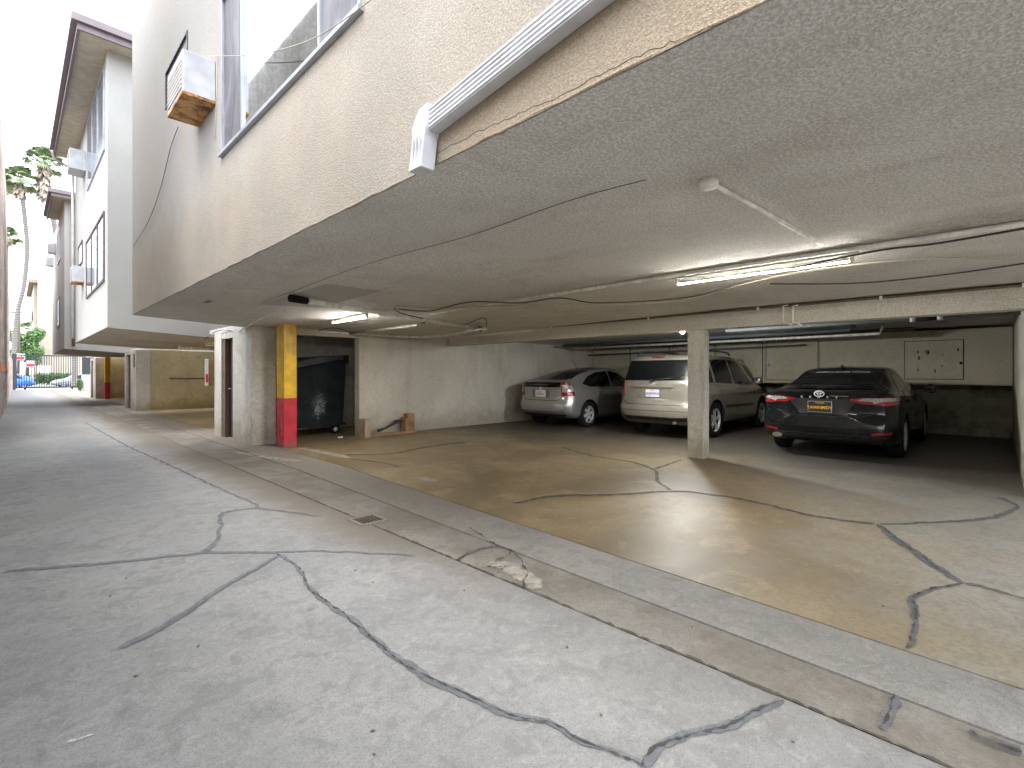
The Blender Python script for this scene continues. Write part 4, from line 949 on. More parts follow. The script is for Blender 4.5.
# utility pole and signs
tag(MB().tube([(ony(18.5, 380, 72).x, 76, -.1), (ony(19.5, 322, 72).x, 76, 8.5)], .12, 8).box((ony(19, 322, 72).x-.7, 75.9, 7.9), (ony(19, 322, 72).x+.7, 76.05, 8.05)).build('utility_pole', M['bark']), 'thin wooden utility pole beyond the gate', 'utility pole')
for i, (a, lab) in enumerate((((20.5, 357), 'red and white street sign nearer the palm beyond the gate'), ((30.5, 364), 'lower red and white street sign beyond the gate'))):
    p = ony(a[0], a[1], 75.2); s = empty('street_sign', (p.x, 75.2, 0), lab, 'sign', 'street signs beyond the gate')
    MB().tube([(p.x, 75.25, 0), (p.x, 75.25, p.z+.3)], .03, 6).build('pole', M['steel_dark'], s)
    MB().box((p.x-.35, 75.18, p.z-.35), (p.x+.35, 75.22, p.z+.35), .01).build('plate', M['sign_white'], s)
    MB().box((p.x-.28, 75.165, p.z-.28), (p.x+.28, 75.18, p.z+.05), .005).build('lettering', M['sign_red'], s)
# ------------------------------------------------------------------ vehicles
def car_surface(st, rearfn, wm):
    S = sorted(st); xs = [s[0] for s in S]
    def ev(x):
        i = max(0, min(len(S)-2, next((k-1 for k in range(1, len(S)) if x <= xs[k]), len(S)-2)))
        p1, p2 = S[i], S[i+1]; p0 = S[max(i-1, 0)]; p3 = S[min(i+2, len(S)-1)]
        h = p2[0]-p1[0]; t = (x-p1[0])/h; out = []
        for c in range(1, 8):
            d1 = (p2[c]-p0[c])/(p2[0]-p0[0]) if p2[0] != p0[0] else 0
            d2 = (p3[c]-p1[c])/(p3[0]-p1[0]) if p3[0] != p1[0] else 0
            out.append((2*t**3-3*t*t+1)*p1[c]+(t**3-2*t*t+t)*h*d1+(-2*t**3+3*t*t)*p2[c]+(t**3-t*t)*h*d2)
        return out
    L = xs[-1]; N = 90; X = sorted(set([L*(.5-.5*math.cos(math.pi*k/N)) for k in range(N+1)]))
    bm = bmesh.new(); rings = []
    for x in X:
        zb, w, zs, ws, zg, wg, zc = ev(x)
        half = [(0, zb), (w*.78, zb), (w*.95, zb+.05), (w*.995, zb+.16*(zs-zb)+.04), (w, zb+.5*(zs-zb)), (w*.99, zb+.78*(zs-zb)), (ws+.3*(w-ws), zs-.02), (ws-.01, zs+.012),
                ((ws*.62+wg*.38)+.012, zs+(zg-zs)*.4), (wg+.04*(ws-wg)+.012, zg-.03*(1 if zg-zs > .15 else 0)-.004), (wg-.05, zg+(zc-zg)*.35), (wg*.55, zc-.012), (0, zc)]
        q = catmull([(a, b, 0) for a, b in half], 3); q = [(v.x, v.y) for v in q]
        pts = [(y, z) for y, z in q]+[(-y, z) for y, z in q[-2:0:-1]]
        ring = []
        for (y, z) in pts:
            fade = max(0, 1-x/.9)**1.5; ff = max(0, 1-(L-x)/.9)**1.5
            xx = x+fade*(.20*(abs(y)/wm)**3.2+rearfn(z)) - ff*.28*(abs(y)/wm)**3
            ring.append(bm.verts.new((xx, y, z)))
        rings.append(ring)
    n = len(rings[0])
    for i in range(len(rings)-1):
        for k in range(n):
            f = bm.faces.new((rings[i][k], rings[i][(k+1) % n], rings[i+1][(k+1) % n], rings[i+1][k])); f.smooth = True
    for ring, sgn in ((rings[0], -1), (rings[-1], 1)):      # rounded caps
        cz_ = sum(v.co.z for v in ring)/n; prev = ring
        base = [v.co.copy() for v in ring]
        for s_ in (.97, .9, .6, .25):
            nr = [bm.verts.new((b.x+sgn*.03*(1-s_*s_)**.5*0+sgn*(.015 if s_ < .99 else 0)+(0), b.y*s_, cz_+(b.z-cz_)*s_)) for b in base]
            for v in nr:
                fade = rearfn(v.co.z) if sgn < 0 else 0
                v.co.x = (.0 if sgn < 0 else L)+(fade+.20*(abs(v.co.y)/wm)**3.2 if sgn < 0 else -.28*(abs(v.co.y)/wm)**3)+sgn*.018
            for k in range(n): f = bm.faces.new((prev[k], nr[k], nr[(k+1) % n], prev[(k+1) % n])); f.smooth = True
            prev = nr
        bm.faces.new(prev)
    bmesh.ops.recalc_face_normals(bm, faces=bm.faces)
    return bm
class Car:
    def __init__(s, name, label, cat, loc, st, rearfn, wm, paintm, axles, r, group):
        s.o = empty(name, (0, 0, 0), label, cat, group); s.loc = loc; s.paint = paintm
        bm = car_surface(st, rearfn, wm); s.bvh = BVHTree.FromBMesh(bm); s.wm = wm; s.L = st[-1][0]
        me = D.meshes.new('body'); bm.to_mesh(me); bm.free(); me.materials.append(paintm)
        b = D.objects.new('body', me); COL.objects.link(b)
        cut = MB()
        for ax in axles:
            for sg in (-1, 1): cut.lathe([(0, sg*(wm-.27)), (r+.055, sg*(wm-.27)), (r+.055, sg*(wm+.2)), (0, sg*(wm+.2))], (ax, 0, r), 'y', 40)
        c = cut.build('cut', M['gap']); md = b.modifiers.new('b', 'BOOLEAN'); md.object = c; md.operation = 'DIFFERENCE'; md.solver = 'EXACT'; md.material_mode = 'TRANSFER'
        bpy.context.view_layer.update()
        me2 = D.meshes.new_from_object(b.evaluated_get(bpy.context.evaluated_depsgraph_get()))
        b.modifiers.clear(); b.data = me2; D.objects.remove(c); 
        for p in me2.polygons: p.use_smooth = True
        try: me2.set_sharp_from_angle(angle=math.radians(40))
        except Exception: pass
        b.parent = s.o; s.body = b
        # dark underbody keeps light from passing through the wheel housings
        for ax in axles:
            for sg in (-1, 1): s.wheel(ax, sg*(wm-.015), r, sg)
    def wheel(s, ax, y, r, sg):
        w = .21; yi = y-sg*w
        t = MB().lathe([(r*.62, y-sg*.02), (r*.70, y), (r*.9, y), (r*.985, y-sg*.025), (r, y-sg*.06), (r, yi+sg*.05), (r*.98, yi+sg*.015), (r*.9, yi), (r*.6, yi)], (ax, 0, r), 'y', 40, False).build('tyre', M['rubber'], s.o)
        m = MB().lathe([(r*.63, y-sg*.02), (r*.66, y-sg*.005), (r*.63, y-sg*.012), (r*.6, y-sg*.05)], (ax, 0, r), 'y', 36, False)
        MB().lathe([(r*.62, y-sg*.085), (.0, y-sg*.085)], (ax, 0, r), 'y', 30, False).build('brake_disc', M['gap'], t)
        m.lathe([(0, y-sg*.015), (r*.14, y-sg*.02), (r*.17, y-sg*.04), (r*.17, y-sg*.12)], (ax, 0, r), 'y', 16)
        ns = s.spokes if hasattr(s, 'spokes') else 7
        for k in range(SPOKES):
            a = 2*math.pi*k/SPOKES+.2; ca, sa = math.cos(a), math.sin(a)
            for off in ((-.022, .022),):
                p = []
                for rr, ww in ((r*.12, .038), (r*.62, .03)):
                    for q in (-1, 1): p.append((rr, q*ww))
                vs = []
                for yy in (y-sg*.022, y-sg*.06):
                    for (rr, tt) in (p[0], p[1], p[3], p[2]): vs.append(Vector((ax+ca*rr-sa*tt, yy, r+sa*rr+ca*tt)))
                m.prism(vs[:4], (0, -sg*.035, 0))
        m.build('rim', M['alloy'], t)
    def patch(s, name, poly, view, mat, off=.004, side=1, depth=.02, cell=.05, parent=None, label=None, maxx=None):
        """outline in (lateral, height) seen from the rear ('r', lateral=y) or the side ('s', lateral=x) laid onto the body."""
        m = MB(); vs = [m.bm.verts.new((a, b, 0)) for a, b in poly]; m.bm.faces.new(vs)
        for ax_ in (0, 1):
            lo = min(p[ax_] for p in poly); hi = max(p[ax_] for p in poly); k = lo+cell
            while k < hi-1e-4:
                no = (1, 0, 0) if ax_ == 0 else (0, 1, 0); co = (k, 0, 0) if ax_ == 0 else (0, k, 0)
                bmesh.ops.bisect_plane(m.bm, geom=m.bm.verts[:]+m.bm.edges[:]+m.bm.faces[:], plane_co=co, plane_no=no, dist=1e-5); k += cell
        bmesh.ops.triangulate(m.bm, faces=m.bm.faces[:])
        for v in m.bm.verts:
            a, b = v.co.x, v.co.y
            if view == 'r': o_, d_ = Vector((-2, a, b)), Vector((1, 0, 0))
            elif view == 't': o_, d_ = Vector((a, b, 3)), Vector((0, 0, -1))
            elif view == 'f': o_, d_ = Vector((s.L+2, a, b)), Vector((-1, 0, 0))
            else: o_, d_ = Vector((a, -3*side, b)), Vector((0, side, 0))
            h, nn, i_, ds_ = s.bvh.ray_cast(o_, d_)
            if maxx and h is not None and h.x > maxx: h = None
            if h is None:
                h, nn, i_, ds_ = s.bvh.find_nearest(Vector((maxx or .05, a, b)) if view == 'r' else (Vector((s.L, a, b)) if view == 'f' else Vector((a, -s.wm*side, b))))
            v.co = h+nn*off*.6-d_*off*.5
        for f in m.bm.faces: f.smooth = True
        r_ = bmesh.ops.extrude_face_region(m.bm, geom=m.bm.faces[:])
        dd_ = {'r': Vector((1, 0, 0)), 't': Vector((0, 0, -1)), 'f': Vector((-1, 0, 0)), 's': Vector((0, side, 0))}[view]
        bmesh.ops.translate(m.bm, verts=[g_ for g_ in r_['geom'] if isinstance(g_, bmesh.types.BMVert)], vec=dd_*depth)
        bmesh.ops.recalc_face_normals(m.bm, faces=m.bm.faces)
        ob = m.build(name, mat, parent or s.o, label)
        try: ob.data.set_sharp_from_angle(angle=math.radians(45))
        except Exception: pass
        return ob
    def seam(s, name, line, view, w=.007, side=1, mat='gap'):
        out = []
        for i in range(len(line)-1):
            a, b = Vector(line[i]), Vector(line[i+1]); k = max(1, int((b-a).length/.06))
            out += [a.lerp(b, j/k) for j in range(k)]
        out.append(Vector(line[-1])); m = MB(); rows = []
        for i, p in enumerate(out):
            d = (out[min(i+1, len(out)-1)]-out[max(i-1, 0)]).normalized(); nr = Vector((-d.y, d.x))*w/2; row = []
            for q in (p-nr, p+nr):
                o_, d_ = (Vector((-2, q.x, q.y)), Vector((1, 0, 0))) if view == 'r' else (Vector((q.x, -3*side, q.y)), Vector((0, side, 0)))
                h, nn, i_, ds_ = s.bvh.ray_cast(o_, d_)
                if h is None: h, nn, i_, ds_ = s.bvh.find_nearest(Vector((.05, q.x, q.y)) if view == 'r' else Vector((q.x, -s.wm*side, q.y)))
                row.append(m.bm.verts.new(h-d_*.0025))
            rows.append(row)
        for i in range(len(rows)-1): m.bm.faces.new((rows[i][0], rows[i][1], rows[i+1][1], rows[i+1][0]))
        return m.build(name, M[mat], s.o)
    def hit(s, y, z):
        h, nn, i_, d_ = s.bvh.ray_cast(Vector((-2, y, z)), Vector((1, 0, 0))); return h.x if h else .1
    def mirror(s, x, z, wy=.0):
        for sg in (-1, 1):
            m = MB(); m.lathe([(0, -.09), (.06, -.085), (.1, -.05), (.105, 0), (.09, .05), (.05, .08), (0, .085)], (0, 0, 0), 'y', 20)
            bmesh.ops.scale(m.bm, vec=(.62, 1, .8), verts=m.bm.verts)
            bmesh.ops.translate(m.bm, vec=(x, sg*(s.wm+.1), z), verts=m.bm.verts)
            o = m.build('wing_mirror', s.paint, s.o)
            MB().box((x-.06, min(sg*(s.wm+.04), sg*(s.wm+.17)), z-.06), (x-.052, max(sg*(s.wm+.04), sg*(s.wm+.17)), z+.05), .003).build('mirror_glass', M['carglass'], o)
            MB().box((x-.02, min(sg*(s.wm-.14), sg*(s.wm+.04)), z-.07), (x+.03, max(sg*(s.wm-.14), sg*(s.wm+.04)), z-.03), .008).build('mirror_arm', M['black'], o)
    def plate(s, y, z, bg, fr, texts, tilt=0, w=.305, h=.155):
        x = min(s.hit(y-w/2, z), s.hit(y+w/2, z), s.hit(y, z-h/2), s.hit(y, z+h/2))-.008
        p = MB().box((x-.006, y-w/2-.008, z-h/2-.008), (x+.02, y+w/2+.008, z+h/2+.008), .003).build('number_plate', M[fr], s.o)
        MB().box((x-.009, y-w/2, z-h/2), (x-.0062, y+w/2, z+h/2), .001).build('plate_face', M[bg], p)
        for (t, sz, dy, dz, mt) in texts: MB().add(textmesh(t, sz), face_mx(x-.0105, y+dy, z+dz)).build('lettering', M[mt], p)
    def emblem(s, y, z, sc=1, mat='badge'):
        x = s.hit(y, z)-.008; m = MB()
        def ell(cy, cz_, a, b, r_=.005):
            P = [Vector((x, y+cy+math.cos(t)*a, z+cz_+math.sin(t)*b)) for t in [2*math.pi*k/28 for k in range(29)]]; m.tube(P, r_*sc, 6)
        ell(0, 0, .062*sc, .042*sc, .006); ell(0, .014*sc, .04*sc, .018*sc); ell(0, -.002*sc, .017*sc, .036*sc)
        m.build('emblem', M[mat], s.o)
    def handles(s, pts):
        for sg in (-1, 1):
            for (x, z) in pts:
                h, nn, i_, d_ = s.bvh.ray_cast(Vector((x, sg*3, z)), Vector((0, -sg, 0)))
                yy = h.y if h else sg*s.wm
                MB().tube([(x-.09, yy-sg*.0, z), (x-.07, yy+sg*.028, z), (x+.07, yy+sg*.028, z), (x+.09, yy, z)], .011, 8, smooth=3).build('door_handle', s.paint, s.o)
    def done(s): s.o.location = s.loc
mir = lambda poly: [(-a, b) for a, b in poly][::-1]
def lerp_prof(tab):
    def f(z):
        if z <= tab[0][0]: return tab[0][1]
        for i in range(len(tab)-1):
            if z <= tab[i+1][0]:
                t = (z-tab[i][0])/(tab[i+1][0]-tab[i][0]); t = t*t*(3-2*t); return tab[i][1]+(tab[i+1][1]-tab[i][1])*t
        return tab[-1][1]
    return f
GR = 'cars parked at the back of the carport'
# --- black sedan
SPOKES = 10
st = [(0, .36, .83, .97, .74, 1.02, .66, 1.045), (.1, .27, .89, .98, .80, 1.045, .66, 1.085), (.4, .22, .915, .99, .83, 1.07, .66, 1.105), (.62, .2, .92, .99, .835, 1.10, .66, 1.135),
      (.95, .2, .92, .98, .835, 1.20, .61, 1.245), (1.4, .2, .92, .97, .83, 1.34, .575, 1.375), (1.9, .2, .92, .955, .83, 1.395, .57, 1.435), (2.5, .2, .92, .94, .83, 1.395, .57, 1.445),
      (3.0, .2, .92, .93, .83, 1.34, .56, 1.395), (3.55, .2, .92, .915, .82, 1.12, .61, 1.18), (3.9, .2, .92, .89, .80, .95, .68, 1.0), (4.4, .22, .905, .82, .76, .85, .6, .885), (4.75, .26, .84, .70, .66, .73, .5, .755), (4.88, .34, .74, .6, .55, .62, .4, .64)]
rf = lerp_prof([(.25, .09), (.36, .03), (.45, 0), (.6, 0), (.66, .045), (.72, .06), (.92, .035), (.98, .01), (1.04, -.005), (1.1, 0), (2, 0)])
bk = Car('sedan', 'glossy black sedan with yellow lettered plate, parked rightmost in the carport', 'car', (8.65, 1.93, 0), st, rf, .92, M['car_black'], (1.05, 3.88), .335, GR)
rw = [(-.60, 1.135), (.60, 1.135), (.53, 1.30), (.47, 1.375), (-.47, 1.375), (-.53, 1.30)]
bk.patch('rear_window', rw, 'r', M['carglass'])
for sg in (1, -1):
    bk.patch('side_window', [(1.28, 1.02), (2.24, 1.0), (2.24, 1.345), (1.9, 1.345), (1.55, 1.27)], 's', M['carglass'], side=sg)
    bk.patch('side_window', [(2.30, 1.0), (3.38, .98), (3.22, 1.15), (2.85, 1.31), (2.30, 1.35)], 's', M['carglass'], side=sg)
    bk.seam('door_gap', [(1.42, .3), (1.42, .62), (1.25, .95)], 's', side=sg); bk.seam('door_gap', [(2.27, .25), (2.27, .97)], 's', side=sg); bk.seam('door_gap', [(3.35, .28), (3.42, .9)], 's', side=sg)
    bk.seam('sill_line', [(1.5, .29), (3.4, .29)], 's', w=.05, side=sg)
lampr = [(-.36, .915), (-.37, .935), (-.62, .955), (-.90, .955), (-.90, .86), (-.78, .835), (-.62, .86), (-.50, .862)]
clr = [(-.46, .915), (-.52, .945), (-.62, .952), (-.88, .95), (-.88, .905), (-.74, .90), (-.66, .87), (-.62, .90), (-.55, .90)]
for pol, c_ in ((lampr, clr), (mir(lampr), mir(clr))):
    l = bk.patch('tail_light', pol, 'r', M['lampred'], off=.008, cell=.03, maxx=.5); bk.patch('clear_lens', c_, 'r', M['lampclear'], off=.014, parent=l, cell=.03, maxx=.5)
pr = [(-.46, .925), (.46, .925), (.30, .69), (-.30, .69)]
bk.patch('plate_panel', pr, 'r', M['black'], off=.003)
bk.patch('chrome_strip', [(-.35, .965), (-.12, .968), (-.12, .976), (-.35, .975)], 'r', M['chrome'], off=.008, cell=.04)
bk.seam('boot_gap', [(-.62, .955), (-.60, 1.08)], 'r'); bk.seam('boot_gap', [(.62, .955), (.60, 1.08)], 'r')
bk.seam('bumper_gap', [(-.80, .80), (-.5, .665), (.5, .665), (.80, .80)], 'r', w=.008)
bk.seam('bumper_line', [(-.8, .50), (.8, .50)], 'r', w=.007)
bk.patch('lower_bumper', [(-.82, .40), (.82, .40), (.72, .29), (-.72, .29)], 'r', M['black'], off=.006)
for sg in (-1, 1): bk.patch('reflector', [(sg*.62, .405), (sg*.84, .43), (sg*.84, .465), (sg*.62, .44)][::sg], 'r', M['lampred'], off=.008, cell=.04)
m = MB().tube([(.02, .62, .33), (.2, .62, .33)], .045, 14); bmesh.ops.scale(m.bm, vec=(1, 1.6, .8), space=Matrix.Translation((0, -.62, -.33)), verts=m.bm.verts); m.build('exhaust', M['chrome'], bk.o)
bk.plate(0.02, .80, 'plate_black', 'chrome', [('TAWNMDY', .064, 0, -.014, 'plate_yellow'), ('CALIFORNIA', .022, 0, .058, 'plate_yellow')])
px_ = min(bk.hit(.02-.15, .8), bk.hit(.17, .8))-.022
MB().box((px_, -.125, .852), (px_+.004, -.095, .872)).build('plate_sticker', simple('blue_sticker', (.05, .2, .6), .5), bk.o)
bk.emblem(.02, 1.0, 1.05)
for i, ch in enumerate('CAMRY'):
    y = .26-.115*i; MB().add(textmesh(ch, .042), face_mx(bk.hit(y, .945)-.006, y, .948)).build('badge_letter', M['badge'], bk.o)
m = MB()
for i in range(26):
    y = .34-.03*i
    if i in (9, 17): continue
    x = bk.hit(y, 1.33); m.box((x-.012, y-.008, 1.325), (x-.006, y+.008, 1.338))
m.build('windscreen_sticker', M['text_white'], bk.o)
bk.patch('spoiler', [(-.6, 1.075), (.6, 1.075), (.58, 1.10), (-.58, 1.10)], 'r', M['car_black'], off=.02, depth=.05)
bk.mirror(3.32, 1.03); bk.handles([(1.55, .87), (2.45, .86)])
MB().prism([Vector((1.65, .0, 1.42)), Vector((1.50, 0, 1.405)), Vector((1.50, 0, 1.455))], (0, .03, 0)).build('antenna_fin', M['car_black'], bk.o)
bk.done()
# --- champagne wagon
SPOKES = 5
st = [(0, .42, .80, 1.03, .74, 1.10, .72, 1.12), (.07, .34, .87, 1.06, .80, 1.30, .70, 1.33), (.18, .28, .90, 1.09, .82, 1.55, .66, 1.60), (.34, .27, .912, 1.10, .83, 1.645, .62, 1.69), (.7, .27, .912, 1.09, .83, 1.665, .62, 1.72),
      (1.6, .27, .912, 1.07, .83, 1.675, .62, 1.735), (2.6, .27, .912, 1.04, .83, 1.655, .61, 1.715), (3.05, .27, .912, 1.03, .82, 1.55, .60, 1.61), (3.6, .27, .912, 1.02, .81, 1.20, .66, 1.25), (3.85, .28, .91, 1.0, .80, 1.06, .70, 1.10), (4.35, .30, .89, .93, .76, .97, .6, 1.0), (4.6, .34, .84, .82, .68, .86, .5, .88), (4.69, .42, .76, .7, .6, .72, .4, .74)]
rf = lerp_prof([(.3, .06), (.42, 0), (.62, -.02), (.70, .02), (.76, .045), (1.1, .05), (1.6, .05)])
hv = Car('station_wagon', 'tall champagne coloured wagon with roof rails, parked behind the white post', 'car', (9.1, 5.0, 0), st, rf, .912, M['car_champ'], (.98, 3.70), .365, GR)
hv.patch('rear_window', [(-.72, 1.17), (.72, 1.17), (.63, 1.58), (-.63, 1.58)], 'r', M['carglass'], off=.006)
for sg in (1, -1):
    hv.patch('side_window', [(.38, 1.14), (1.05, 1.12), (1.05, 1.60), (.62, 1.60)], 's', M['carglass'], side=sg)
    hv.patch('side_window', [(1.16, 1.12), (2.05, 1.09), (2.05, 1.61), (1.16, 1.61)], 's', M['carglass'], side=sg)
    hv.patch('side_window', [(2.14, 1.09), (3.3, 1.06), (2.85, 1.52), (2.6, 1.60), (2.14, 1.61)], 's', M['carglass'], side=sg)
    for lx_ in ([(1.1, 1.64), (1.1, 1.0), (1.38, .72), (1.38, .35)], [(2.1, 1.64), (2.1, .35)], [(3.15, 1.0), (3.12, .35)]): hv.seam('door_gap', lx_, 's', side=sg)
    hv.seam('side_moulding', [(1.45, .62), (3.1, .60)], 's', w=.06, side=sg, mat='black')
    MB().tube([(.45, sg*.58, 1.70), (.6, sg*.58, 1.775), (1.4, sg*.58, 1.80), (2.3, sg*.58, 1.785), (2.5, sg*.58, 1.72)], .018, 8, smooth=5).build('roof_rail', M['black'], hv.o)
tl = [(-.70, .92), (-.72, 1.12), (-.76, 1.20), (-.88, 1.16), (-.91, .80), (-.78, .79), (-.70, .83)]
for pol, c_ in ((tl, [(-.79, .83), (-.79, .92), (-.90, .92), (-.90, .83)]), (mir(tl), mir([(-.79, .83), (-.79, .92), (-.90, .92), (-.90, .83)]))):
    l = hv.patch('tail_light', pol, 'r', M['lampred'], off=.01, cell=.04, maxx=.5); hv.patch('clear_lens', c_, 'r', M['lampclear'], off=.015, cell=.03, parent=l, maxx=.5)
hv.seam('tailgate_gap', [(-.76, 1.15), (-.74, .76), (-.60, .68), (.60, .68), (.74, .76), (.76, 1.15)], 'r', w=.011)
hv.seam('bumper_line', [(-.88, .56), (.88, .56)], 'r', w=.008)
hv.patch('plate_recess', [(-.42, 1.03), (.42, 1.03), (.35, .80), (-.35, .80)], 'r', simple('champagne_recess', (.25, .23, .18), .4, .4), off=.004)
hv.patch('garnish', [(-.45, 1.03), (.45, 1.03), (.44, 1.075), (-.44, 1.075)], 'r', M['car_champ'], off=.03, depth=.05)
hv.plate(0, .91, 'plate_white', 'black', [('5HWV918', .066, 0, -.008, 'plate_blue'), ('California', .026, 0, .058, 'plate_red')])
hv.emblem(0, 1.09, .85)
MB().box((-.02, -.02, 1.13), (.06, .04, 1.19), .008).tube([(.06, 0, 1.18), (.0, -.1, 1.2), (.06, -.42, 1.215)], .01, 6).build('rear_wiper', M['black'], hv.o)
hv.patch('brake_light', [(-.14, 1.625), (.14, 1.625), (.14, 1.655), (-.14, 1.655)], 'r', M['lampred'], off=.012, cell=.05)
hv.patch('lower_bumper', [(-.7, .44), (.7, .44), (.66, .36), (-.66, .36)], 'r', M['black'], off=.006)
MB().tube([(.02, -.45, .33), (.3, -.45, .33)], .03, 12).build('exhaust', M['pipe_dark'], hv.o)
hv.mirror(3.12, 1.15); hv.handles([(1.3, .98), (2.25, .97)])
hv.done()
# --- silver hatchback
SPOKES = 6
st = [(0, .40, .76, .95, .70, 1.03, .66, 1.06), (.07, .30, .83, .97, .75, 1.09, .66, 1.135), (.25, .24, .855, .97, .77, 1.13, .63, 1.185), (.6, .22, .862, .96, .775, 1.21, .59, 1.27), (1.1, .2, .862, .95, .775, 1.32, .56, 1.385), (1.7, .2, .862, .935, .775, 1.405, .55, 1.47),
      (2.1, .2, .862, .92, .775, 1.425, .55, 1.49), (2.55, .2, .862, .91, .77, 1.38, .55, 1.45), (3.1, .2, .862, .90, .765, 1.17, .58, 1.25), (3.6, .2, .86, .88, .75, .98, .64, 1.04), (4.0, .21, .85, .82, .70, .87, .58, .92), (4.3, .25, .79, .70, .62, .74, .5, .77), (4.45, .34, .68, .58, .5, .6, .4, .62)]
rf = lerp_prof([(.25, .06), (.4, 0), (.56, -.02), (.66, .03), (.75, .05), (.95, .04), (1.1, 0), (1.2, 0)])
hb = Car('hatchback', 'small silver hatchback with sloping tail and roof antenna, parked leftmost by the plaster wall', 'car', (9.05, 7.98, 0), st, rf, .862, M['car_silver'], (.86, 3.56), .315, GR)
hb.patch('rear_window', [(-.60, 1.165), (.60, 1.165), (.52, 1.28), (.46, 1.40), (-.46, 1.40), (-.52, 1.28)], 'r', M['carglass'])
hb.patch('lower_rear_window', [(-.58, .985), (.58, .985), (.58, 1.10), (-.58, 1.10)], 'r', M['carglass'], off=.006)
for sg in (1, -1):
    hb.patch('side_window', [(.75, 1.06), (1.0, .99), (1.95, .97), (1.95, 1.38), (1.5, 1.345), (1.1, 1.24)], 's', M['carglass'], side=sg)
    hb.patch('side_window', [(2.02, .97), (3.15, .95), (2.75, 1.2), (2.45, 1.33), (2.02, 1.385)], 's', M['carglass'], side=sg)
    for lx_ in ([(1.3, .3), (1.2, .65), (.95, .97)], [(1.98, .28), (1.98, .95)], [(3.05, .28), (3.1, .9)]): hb.seam('door_gap', lx_, 's', side=sg)
tl = [(-.60, 1.10), (-.60, .80), (-.66, .765), (-.84, .78), (-.84, .9), (-.78, 1.12), (-.68, 1.13)]
cl = [(-.62, 1.04), (-.62, .86), (-.83, .89), (-.80, 1.04)]
for pol, c_ in ((tl, cl), (mir(tl), mir(cl))):
    l = hb.patch('tail_light', pol, 'r', M['lampred'], off=.008, cell=.03, maxx=.28); hb.patch('clear_lens', c_, 'r', M['lampclear'], off=.014, cell=.03, parent=l, maxx=.28)
hb.patch('plate_recess', [(-.29, .92), (.29, .92), (.27, .73), (-.27, .73)], 'r', simple('silver_recess', (.16, .155, .14), .4, .3), off=.004)
hb.plate(0, .825, 'plate_white', 'plate_white', [('6BVR204', .06, 0, -.01, 'plate_red'), ('California', .024, 0, .055, 'plate_red')])
hb.seam('hatch_gap', [(-.60, .96), (-.60, .72), (-.5, .665), (.5, .665), (.60, .72), (.60, .96)], 'r', w=.012)
hb.emblem(0, .95, .7)
hb.patch('lower_bumper', [(-.7, .34), (.7, .34), (.62, .27), (-.62, .27)], 'r', M['black'], off=.005)
MB().add(textmesh('PRIUS', .045), face_mx(hb.hit(-.44, .74)-.006, -.44, .74)).build('badge_letter', M['chrome'], hb.o)
hb.mirror(2.88, 1.0); hb.handles([(1.35, .86), (2.2, .85)])
MB().tube([(1.5, 0, 1.42), (1.28, 0, 1.68)], .006, 6).tube([(1.52, 0, 1.40), (1.48, 0, 1.445)], .018, 8).build('antenna', M['black'], hb.o)
hb.done()
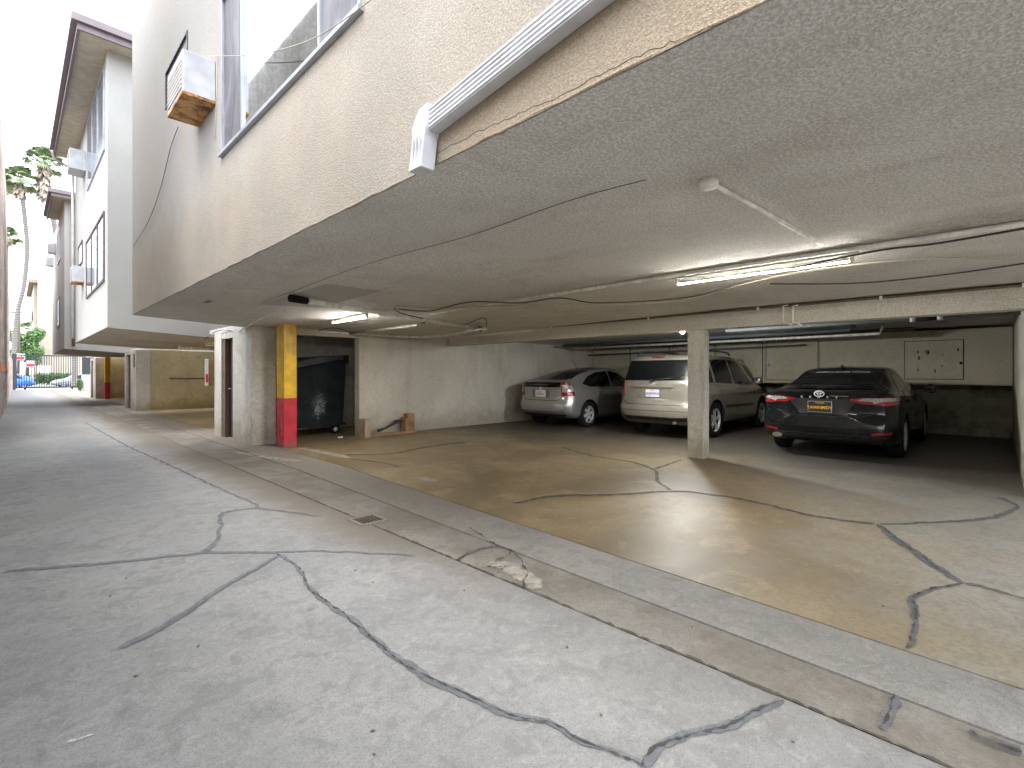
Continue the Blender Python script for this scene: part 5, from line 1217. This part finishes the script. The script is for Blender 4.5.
# --- street cars, seen small through the gate bars (driven along -X / +X)
def street_car(name, lab, mat, x, y, mirrored, dz=-.1):
    global SPOKES; SPOKES = 7
    st = [(0, .36, .80, .86, .74, .98, .64, 1.0), (.12, .27, .88, .88, .79, 1.02, .64, 1.05), (.6, .22, .90, .89, .81, 1.18, .60, 1.22), (1.3, .2, .90, .89, .81, 1.38, .58, 1.43), (2.2, .2, .90, .88, .81, 1.41, .57, 1.46), (2.8, .2, .90, .87, .80, 1.28, .57, 1.33), (3.3, .2, .90, .85, .79, .95, .62, 1.0), (4.0, .22, .88, .76, .72, .80, .55, .83), (4.4, .34, .76, .6, .6, .64, .4, .66)]
    c = Car(name, lab, 'car', (x, y, dz), st, lerp_prof([(.3, .04), (.5, 0), (.8, .04), (1, 0)]), .90, mat, (.85, 3.5), .33, None)
    for sg in (1, -1):
        c.patch('side_window', [(.8, .95), (1.9, .93), (1.9, 1.34), (1.3, 1.33)], 's', M['carglass'], side=sg); c.patch('side_window', [(1.97, .93), (3.0, .92), (2.6, 1.22), (1.97, 1.34)], 's', M['carglass'], side=sg)
        c.patch('headlight', [(sg*.5, .62), (sg*.74, .62), (sg*.72, .74), (sg*.5, .72)][::-sg], 'f', M['lampclear'], off=.01)
    c.patch('rear_window', [(-.55, 1.06), (.55, 1.06), (.48, 1.3), (-.48, 1.3)], 'r', M['carglass'])
    t_ = [(-.55, .78), (-.86, .78), (-.86, .90), (-.55, .90)]
    for pol in (t_, mir(t_)): c.patch('tail_light', pol, 'r', M['lampred'], off=.01)
    c.mirror(2.85, .96); c.done()
    if mirrored: c.o.rotation_euler.z = math.pi
    return c
bxx = ony(35.5, 380, 67).x
street_car('street_car', 'bright blue car parked in the street behind the left end of the gate', M['car_blue'], bxx, 68, True)
gxx = ony(51, 380, 67).x
street_car('street_car', 'silver grey car parked in the street behind the right part of the gate', M['car_grey'], gxx+4.4, 68, True)
# ------------------------------------------------------------------ world, sun, render
w = D.worlds.new('World'); scene.world = w; w.use_nodes = True
nt = w.node_tree; bg = nt.nodes['Background']; sky = nt.nodes.new('ShaderNodeTexSky'); sky.sky_type = 'NISHITA'; sky.sun_disc = False
EL, AZ = math.radians(68), math.radians(262)      # azimuth measured clockwise from +Y
sky.sun_elevation = EL; sky.sun_rotation = AZ; sky.air_density = 1; sky.dust_density = 3; sky.altitude = 50
mx = nt.nodes.new('ShaderNodeMix'); mx.data_type = 'RGBA'; mx.inputs['Factor'].default_value = .82
nt.links.new(sky.outputs[0], mx.inputs[6]); mx.inputs[7].default_value = (11.5, 12.2, 13.2, 1)
nt.links.new(mx.outputs[2], bg.inputs[0]); bg.inputs[1].default_value = .11
sl = D.lights.new('sun', 'SUN'); sl.energy = .7; sl.angle = math.radians(30); sl.color = (1, .96, .9)
so = D.objects.new('sun', sl); COL.objects.link(so)
d = Vector((math.sin(AZ)*math.cos(EL), math.cos(AZ)*math.cos(EL), math.sin(EL)))
so.rotation_euler = d.to_track_quat('Z', 'Y').to_euler(); so.location = (0, 0, 30)
vs_ = scene.view_settings; vs_.view_transform = 'Standard'; vs_.look = 'None'; vs_.gamma = 1; vs_.exposure = 2.15
scene.cycles.use_denoising = True
scene.cycles.max_bounces = 14; scene.cycles.diffuse_bounces = 10; scene.cycles.glossy_bounces = 5; scene.cycles.transparent_max_bounces = 8
scene.cycles.sample_clamp_indirect = 6
scene.cycles.caustics_reflective = False; scene.cycles.caustics_refractive = False
